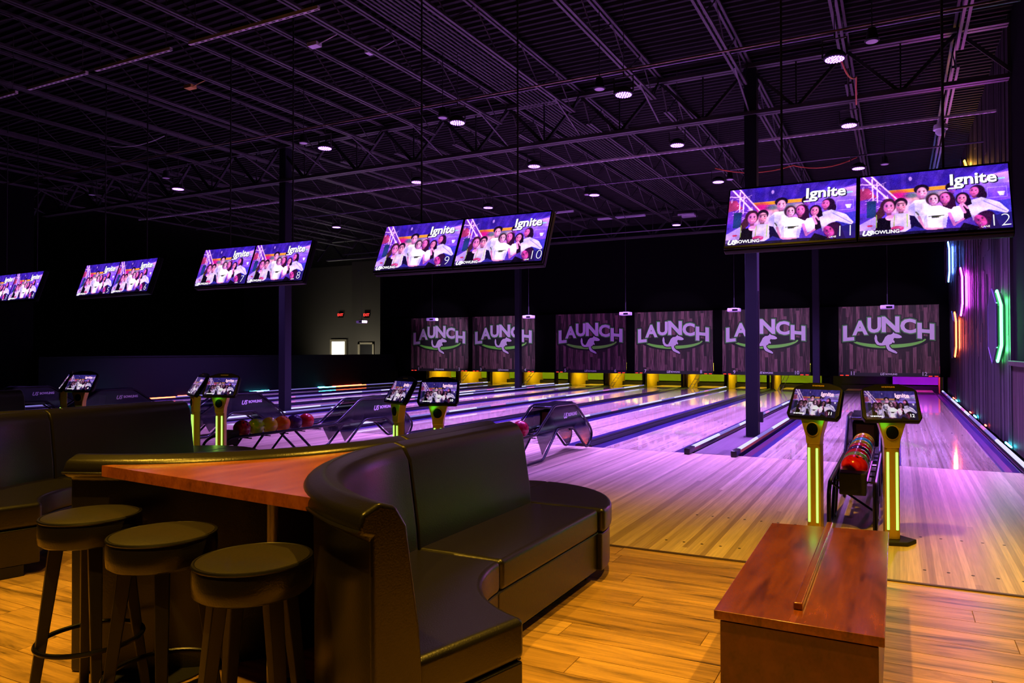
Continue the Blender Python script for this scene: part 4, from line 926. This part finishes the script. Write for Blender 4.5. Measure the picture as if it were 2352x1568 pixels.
# ------------------------------------------------------------------ BALL RETURNS
def rnd_path(pts, r=.04, n=4, closed=False):
    pts = [Vector(p) for p in pts]; out = []
    N_ = len(pts)
    for i, p in enumerate(pts):
        if not closed and i in (0, N_ - 1): out.append(p); continue
        a = pts[i - 1]; b = pts[(i + 1) % N_]; d1 = (a - p); d2 = (b - p); rr = min(r, d1.length * .45, d2.length * .45)
        s = p + d1.normalized() * rr; e = p + d2.normalized() * rr
        for k in range(n + 1):
            u_ = k / n; out.append(s * (1 - u_) ** 2 + p * 2 * u_ * (1 - u_) + e * u_ * u_)
    return out
Y0 = 8.0
def make_rack():
    t = thing('ball_return', '', 'ball return')
    for s in (-1, 1):
        x = s * .165
        loop = [(x, 6.0, .02), (x, 6.0, .30), (x, 6.12, .372), (x, 7.93, .372), (x, 8.46, .70), (x, 9.13, .69), (x, 9.64, .345), (x, 9.75, .22), (x, 9.66, .06), (x, 9.52, .03), (x, 9.04, .375), (x, 8.55, .385), (x, 8.12, .03), (x, 7.52, .03), (x, 7.16, .355)]
        MB().tube(rnd_path([(a, b - Y0, c) for a, b, c in loop], .07), .0165, 8).build('side_frame', m_tube, t, smooth=True)
        for a, b in (((6.98, .36), (6.62, .02)), ((6.62, .36), (6.30, .02))):
            MB().tube(rnd_path([(x, a[0] - Y0, a[1]), (x, b[0] - Y0, b[1]), (x, b[0] - .12 - Y0, .02)], .06), .014, 8).build('leg', m_tube, t, smooth=True)
        MB().tube([(s * .095, 6.3 - Y0, .352), (s * .095, 8.55 - Y0, .352)], .013, 8).build('ball_rail', m_tube, t, smooth=True)
        pan = [(8.47, .675), (9.12, .665), (9.62, .34), (9.72, .21), (9.63, .08), (9.53, .06), (9.06, .345 + .04), (8.58, .41), (8.13, .10), (7.97, .36), (8.10, .45)]
        MB().prism([(a - Y0, b) for a, b in pan], 'x', x * .93 - .003, x * .93 + .003).build('side_panel', m_smoke, t)
    MB().prism([(a - Y0, b) for a, b in [(8.5, .69), (9.1, .72), (9.2, .66), (9.66, .30), (9.6, .26), (9.1, .62), (8.5, .655)]], 'x', -.14, .14).build('hood_cover', m_hood, t, bevel=.006)
    MB().prism([(a - Y0, b) for a, b in [(8.61, .36), (8.62, .62), (9.0, .66), (9.3, .40), (9.0, .30)]], 'x', -.13, .13).build('ball_lift', m_hood, t, bevel=.01)
    MB().prism([(a - Y0, b) for a, b in [(8.59, .37), (8.605, .60), (8.612, .60), (8.60, .37)]], 'x', -.09, .09).build('inner_plate', m_gold, t)
    for k in range(3): MB().box(-.13, .13, 8.42 - Y0 + k * .09, 8.46 - Y0 + k * .09, .665 - k * .002, .69).build('cross_bar', m_cap, t, bevel=.004)
    for k in range(7): MB().tube([(-.15, 6.45 - Y0 + k * .30, .330), (.15, 6.45 - Y0 + k * .30, .330)], .008, 6).build('cross_tie', m_tube, t)
    MB().box(-.10, .10, 6.14 - Y0, 6.31 - Y0, .27, .445).build('end_box', m_black, t, bevel=.012, seg=3)
    MB().tube([(-.165, 6.25 - Y0, .34), (.165, 6.6 - Y0, .05)], .010, 6).build('brace', m_tube, t)
    for s in (1,):
        R = Matrix.Translation((s * .165 * .93 + s * .006, 9.0 - Y0 - .18, .49)) @ Matrix.Rotation(s * PI / 2, 4, 'Z') @ Matrix.Rotation(PI / 2, 4, 'X')
        text_obj('US', .10, m_white, 'maker_mark', t, R, bold=.004, shear=.35, extrude=.001)
        R = Matrix.Translation((s * .165 * .93 + s * .006, 9.0 - Y0 + .06, .515)) @ Matrix.Rotation(s * PI / 2, 4, 'Z') @ Matrix.Rotation(PI / 2, 4, 'X')
        text_obj('BOWLING', .062, m_white, 'maker_mark', t, R, bold=.003, extrude=.001)
    return t
rk = make_rack()
RX = [(-.335, 'ball return of lanes 11 and 12, seen end-on between the two consoles'), (-4.24, 'ball return of lanes 9 and 10, hood beside the near sofa'), (-7.49, 'ball return of lanes 7 and 8 with six bright balls'), (-10.38, 'ball return of lanes 5 and 6 behind the left consoles'), (-13.8, 'ball return of lanes 3 and 4 near the far left consoles'), (-16.6, 'ball return of lanes 1 and 2, farthest left')]
for i, (x, lb) in enumerate(RX):
    o = rk if i == 0 else copy_tree(rk); o.location = (x, Y0, 0); o['label'] = lb; o['group'] = 'ball returns'
def ball_mat(name, c1, c2):
    m = bpy.data.materials.new(name); m.use_nodes = True; nt = m.node_tree; b = nt.nodes['Principled BSDF']
    tc = N(nt, 'ShaderNodeTexCoord'); nz = N(nt, 'ShaderNodeTexNoise'); nz.inputs['Scale'].default_value = 9; nz.inputs['Detail'].default_value = 5; nz.inputs['Distortion'].default_value = 1.5
    nt.links.new(tc.outputs['Object'], nz.inputs[0]); nt.links.new(ramp(nt, nz.outputs[0], [(.38, c1), (.6, c2)]), b.inputs['Base Color'])
    b.inputs['Roughness'].default_value = .15; b.inputs['Coat Weight'].default_value = .6
    b.inputs['Coat Roughness'].default_value = .05; return m
BC = {'crimson': ball_mat('b_crimson', srgb(150, 16, 50), srgb(210, 40, 80)), 'lime': ball_mat('b_lime', srgb(160, 245, 10), srgb(220, 255, 60)), 'yellow': ball_mat('b_yellow', srgb(255, 225, 0), srgb(255, 250, 40)),
      'orange': ball_mat('b_orange', srgb(255, 110, 0), srgb(255, 160, 30)), 'purple': ball_mat('b_purple', srgb(40, 14, 70), srgb(80, 40, 110)), 'red': ball_mat('b_red', srgb(215, 10, 30), srgb(240, 50, 60)),
      'teal': ball_mat('b_teal', srgb(30, 190, 120), srgb(80, 235, 160)), 'grey': ball_mat('b_grey', srgb(90, 120, 120), srgb(130, 160, 155)), 'pink': ball_mat('b_pink', srgb(225, 10, 70), srgb(245, 60, 110))}
ball_me = {}
def ball(cn, x, y, z, label, group, rot=0):
    if cn not in ball_me:
        bm = bmesh.new(); bmesh.ops.create_uvsphere(bm, u_segments=28, v_segments=18, radius=.108); me = bpy.data.meshes.new('bowling_ball'); bm.to_mesh(me); bm.free()
        me.materials.append(BC[cn]); [setattr(p, 'use_smooth', True) for p in me.polygons]; ball_me[cn] = me
    o = link('bowling_ball', ball_me[cn]); o.location = (x, y, z); o.rotation_euler = (rot, rot * .7, rot * 1.3); tag(o, label, 'bowling ball', group)
    h = MB()
    for a, b in ((.0, .03), (.028, -.012), (-.028, -.012)):
        h.lathe([(.011, 0), (.011, .002)], (a, b, .1055), 10)
    h.build('finger_holes', m_bezel, o)
    return o
zb = .352 + .0965
for k, (cn, dsc) in enumerate([('crimson', 'dark crimson'), ('lime', 'lime green'), ('yellow', 'bright yellow'), ('orange', 'orange'), ('purple', 'dark purple'), ('red', 'red')]):
    ball(cn, -7.49, [6.82 - .39, 6.637, 6.84, 7.045, 7.25, 7.457][k] + .26, zb, '%s bowling ball in the row on the lane 7 and 8 ball return' % dsc, 'balls on the lane 7 and 8 return', .7 + k) if 0 else ball(cn, -7.49, 6.435 + k * .2175, zb, '%s bowling ball in the row on the lane 7 and 8 ball return' % dsc, 'balls on the lane 7 and 8 return', .7 + k)
seq = [('red', 'dark red', 'nearest'), ('grey', 'grey-green', 'second nearest'), ('crimson', 'crimson', 'third nearest'), ('purple', 'deep purple', 'fourth nearest'), ('red', 'orange-red', 'fifth nearest'), ('yellow', 'golden yellow', 'sixth nearest'), ('teal', 'teal', 'seventh nearest'), ('orange', 'orange', 'eighth nearest'), ('yellow', 'yellow', 'farthest')]
for k, (cn, dsc, pos) in enumerate(seq):
    ball(cn, -.335, 6.425 + k * .2175, zb - .001 * 0, '%s bowling ball, %s on the lane 11 and 12 ball return' % (dsc, pos), 'balls on the lane 11 and 12 return', .4 + k * .9)
ball('pink', -4.24, 7.83, zb, 'pink-red bowling ball peeking out behind the near sofa back', None or 'single balls', 1.1)
ball('teal', -10.38, 7.9, zb, 'teal bowling ball left of the lane 7 console', 'single balls', 2.0)

# ------------------------------------------------------------------ BOOTH SOFAS
SEAT = [(.60, .30), (.60, .45), (1.09, .45), (1.09, .30)]
BASE = [(.615, .07), (.615, .297), (1.09, .297), (1.09, .07)]
KICK = [(.70, 0), (.70, .07), (1.09, .07), (1.09, 0)]
BACK = [(1.055, .30), (1.075, .55), (1.125, .88), (1.165, .945), (1.225, .965), (1.285, .94), (1.30, .90), (1.29, .872), (1.255, .862), (1.25, .30), (1.25, .0), (1.10, .0), (1.06, .28)]
A0, A1 = PI, PI + math.radians(74)
def sofa(cx, cy, ystr, yend, mirror, label, ottoman=True, rough_end=True):
    t = thing('booth_sofa', label, 'sofa', (cx, cy, 0)); m = -1 if mirror else 1
    def fin(mb, *a, **k):
        if mirror: mb.v = [(-x, y, z) for x, y, z in mb.v]
        return mb.build(*a, parent=t, **k)
    def sweep(prof, nm, mt, bev, seg=3):
        fin(MB().arc(prof, 0, 0, A0, A1, 22), nm, mt, bevel=bev, seg=seg)
    def straight(prof, nm, mt, bev, y0, y1, seg=3):
        fin(MB().prism([(-r, z) for r, z in prof], 'y', y0, y1), nm, mt, bevel=bev, seg=seg)
    y0, y1 = ystr, yend
    if ystr > .01:  pass
    g = .004
    sweep([(r, z) for r, z in SEAT], 'seat_cushion', m_leather, .028); sweep(BASE, 'front_panel', m_leather, .008); sweep(KICK, 'kick_plinth', m_kick, 0)
    sweep(BACK, 'backrest', m_leather, .02)
    straight(SEAT, 'seat_cushion', m_leather, .028, g, y1 - g); straight(BASE, 'front_panel', m_leather, .008, g, y1 - g); straight(KICK, 'kick_plinth', m_kick, 0, 0, y1)
    straight(BACK, 'backrest', m_leather, .03, g, y1)
    # piping along the roll and the seat edges
    pp_ = [(1.297 * math.cos(A0 + (A1 - A0) * i / 24), 1.297 * math.sin(A0 + (A1 - A0) * i / 24), .888) for i in range(25)][::-1] + [(-1.297, y1, .888)]
    fin(MB().tube(pp_, .006, 6), 'back_piping', m_leather, smooth=True)
    pp_ = [(.612 * math.cos(A0 + (A1 - A0) * i / 24.6), .612 * math.sin(A0 + (A1 - A0) * i / 24.6), .299) for i in range(25)][::-1] + [(-.612, y1, .299)]
    fin(MB().tube(pp_, .006, 6), 'seat_piping', m_pipe, smooth=True)
    if ottoman:
        q = [(-1.31, y1 + g)] + [(-1.31 + .74 * math.cos(a), y1 + g + .72 * math.sin(a)) for a in [k * PI / 2 / 12 for k in range(13)]]
        fin(MB().prism(q, 'z', .30, .45), 'end_seat', m_leather, bevel=.03, seg=3)
        q2 = [(p * 1 + (.014 if p > -1.3 else 0) * -1, r_) for p, r_ in q]
        fin(MB().prism(q2, 'z', .07, .297), 'end_panel', m_leather, bevel=.008)
        q3 = [(-1.31, y1 + g)] + [(-1.31 + .62 * math.cos(a), y1 + g + .6 * math.sin(a)) for a in [k * PI / 2 / 12 for k in range(13)]]
        fin(MB().prism(q3, 'z', 0, .07), 'end_plinth', m_kick)
    return t
sofa(-1.06, 2.88, 0, 1.20, False, 'large black leather curved booth sofa in the centre foreground, seat facing right')
sofa(-3.66, 3.13, 0, .95, True, 'black leather curved booth sofa backing onto the triangular bar table, facing left')
sofa(-4.81, 3.30, 0, 1.22, False, 'black leather curved booth sofa at the left edge, facing the camera side')
sofa(-7.41, 3.5, 0, 1.02, True, 'black leather booth sofa back to back with the left-edge sofa')
sofa(-8.5, 3.95, 0, 1.1, False, 'black leather booth sofa back glimpsed at the far left edge')

# triangular bar table
t = thing('bar_table', 'cherry wood triangular bar table wedged between the two curved sofa backs', 'table', (-2.36, 1.9, 0))
cR = (-1.06, 2.88); cM = (-3.66, 3.13); K = 14; right = []; left = []
aR0 = math.atan2(1.80 - cR[1], -1.66 - cR[0]) % (2 * PI); aR1 = math.radians(184)
aM0 = math.atan2(1.94 - cM[1], -3.10 - cM[0]); aM1 = math.radians(-4)
for k in range(K + 1):
    a = aR0 + (aR1 - aR0) * k / K; right.append((cR[0] + 1.245 * math.cos(a), cR[1] + 1.245 * math.sin(a)))
    a = aM0 + (aM1 - aM0) * k / K; left.append((cM[0] + 1.245 * math.cos(a), cM[1] + 1.245 * math.sin(a)))
left[0] = (-3.115, 1.94); right[0] = (-1.655, 1.80)
right = [(max(x, l[0] + .02), y) for (x, y), l in zip(right, left)]
v = []; f = []
for z in (.925, .878):
    for l, r in zip(left, right): v += [(l[0] + 2.36, l[1] - 1.9, z), (r[0] + 2.36, r[1] - 1.9, z)]
n2 = 2 * (K + 1)
for k in range(K):
    a = 2 * k; f += [(a, a + 1, a + 3, a + 2), (n2 + a, n2 + a + 2, n2 + a + 3, n2 + a + 1), (a, a + 2, n2 + a + 2, n2 + a), (a + 1, n2 + a + 1, n2 + a + 3, a + 3)]
f += [(0, n2, n2 + 1, 1), (2 * K, 2 * K + 1, n2 + 2 * K + 1, n2 + 2 * K)]
MB().add(v, f).build('tabletop', m_bar, t)
for px, py in ((-3.0 + .03, 2.12), (-2.29, 2.12)):
    MB().tube([(px + 2.36, py - 1.9, 0.01), (px + 2.36, py - 1.9, .88)], .022, 16).build('leg', m_chrome, t, smooth=True)
    MB().lathe([(.20, 0), (.20, .008), (.03, .014), (.03, .02)], (px + 2.36, py - 1.9, 0), 24).build('foot_plate', m_black, t, smooth=True)

# bar stools
def make_stool():
    t = thing('bar_stool', '', 'bar stool')
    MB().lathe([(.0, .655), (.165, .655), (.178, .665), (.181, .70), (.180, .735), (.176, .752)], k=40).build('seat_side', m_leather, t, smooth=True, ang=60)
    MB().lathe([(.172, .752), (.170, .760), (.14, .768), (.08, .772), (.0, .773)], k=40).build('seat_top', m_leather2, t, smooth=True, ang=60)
    MB().tube([(.176 * math.cos(a), .176 * math.sin(a), .755) for a in [k * PI / 20 for k in range(40)]], .006, 6, True).build('seat_piping', m_pipe, t, smooth=True)
    for k in range(4):
        a = PI / 4 + k * PI / 2; c, s = math.cos(a), math.sin(a)
        mb = MB(); sec = [(.115, .66, .024), (.135, .50, .022), (.16, .30, .019), (.20, 0, .016)]
        v = []; f = []
        for r, z, h in sec:
            for dx, dy in ((-h, -h), (h, -h), (h, h), (-h, h)):
                v.append((c * (r + dx) - s * dy, s * (r + dx) + c * dy, z))
        for i in range(3):
            for j in range(4): f.append((i * 4 + j, i * 4 + (j + 1) % 4, (i + 1) * 4 + (j + 1) % 4, (i + 1) * 4 + j))
        f += [(0, 3, 2, 1), (12, 13, 14, 15)]; mb.add(v, f); mb.build('leg', m_stoolw, t, bevel=.004)
    MB().tube([(.185 * math.cos(a), .185 * math.sin(a), .26) for a in [k * PI / 24 for k in range(48)]], .010, 8, True).build('foot_ring', m_tube, t, smooth=True)
    return t
st = make_stool()
for i, (x, y, lb) in enumerate([(-2.956, 1.80, 'leftmost of the three black bar stools at the triangular table'), (-2.41, 1.725, 'middle of the three black bar stools at the triangular table'), (-1.86, 1.645, 'rightmost bar stool, beside the curved sofa end')]):
    o = st if i == 0 else copy_tree(st); o.location = (x, y, 0); o.rotation_euler = (0, 0, [.35, .15, .55][i]); o['label'] = lb; o['group'] = 'bar stools at the triangular table'

# low cherry table, right foreground
t = thing('low_table', 'low cherry laminate table with a raised centre strip, bottom right', 'table', (-.355, 3.55, 0))
MB().prism([(-.292, -.795), (.305, -.81), (.301, .81), (-.312, .74)], 'z', .385, .42).build('tabletop', m_redwood, t, bevel=.003)
MB().prism([(-.275, -.765), (.285, -.78), (.285, .76), (-.285, .70)], 'z', 0, .372).build('cabinet_body', m_redwood2, t, bevel=.003)
MB().prism([(-.265, -.755), (.275, -.77), (.275, .75), (-.275, .69)], 'z', .372, .385).build('shadow_gap', m_pipe, t)
MB().box(-.017, .017, -.66, .78, .42, .448).build('divider_strip', m_redwood, t, bevel=.006, seg=3)
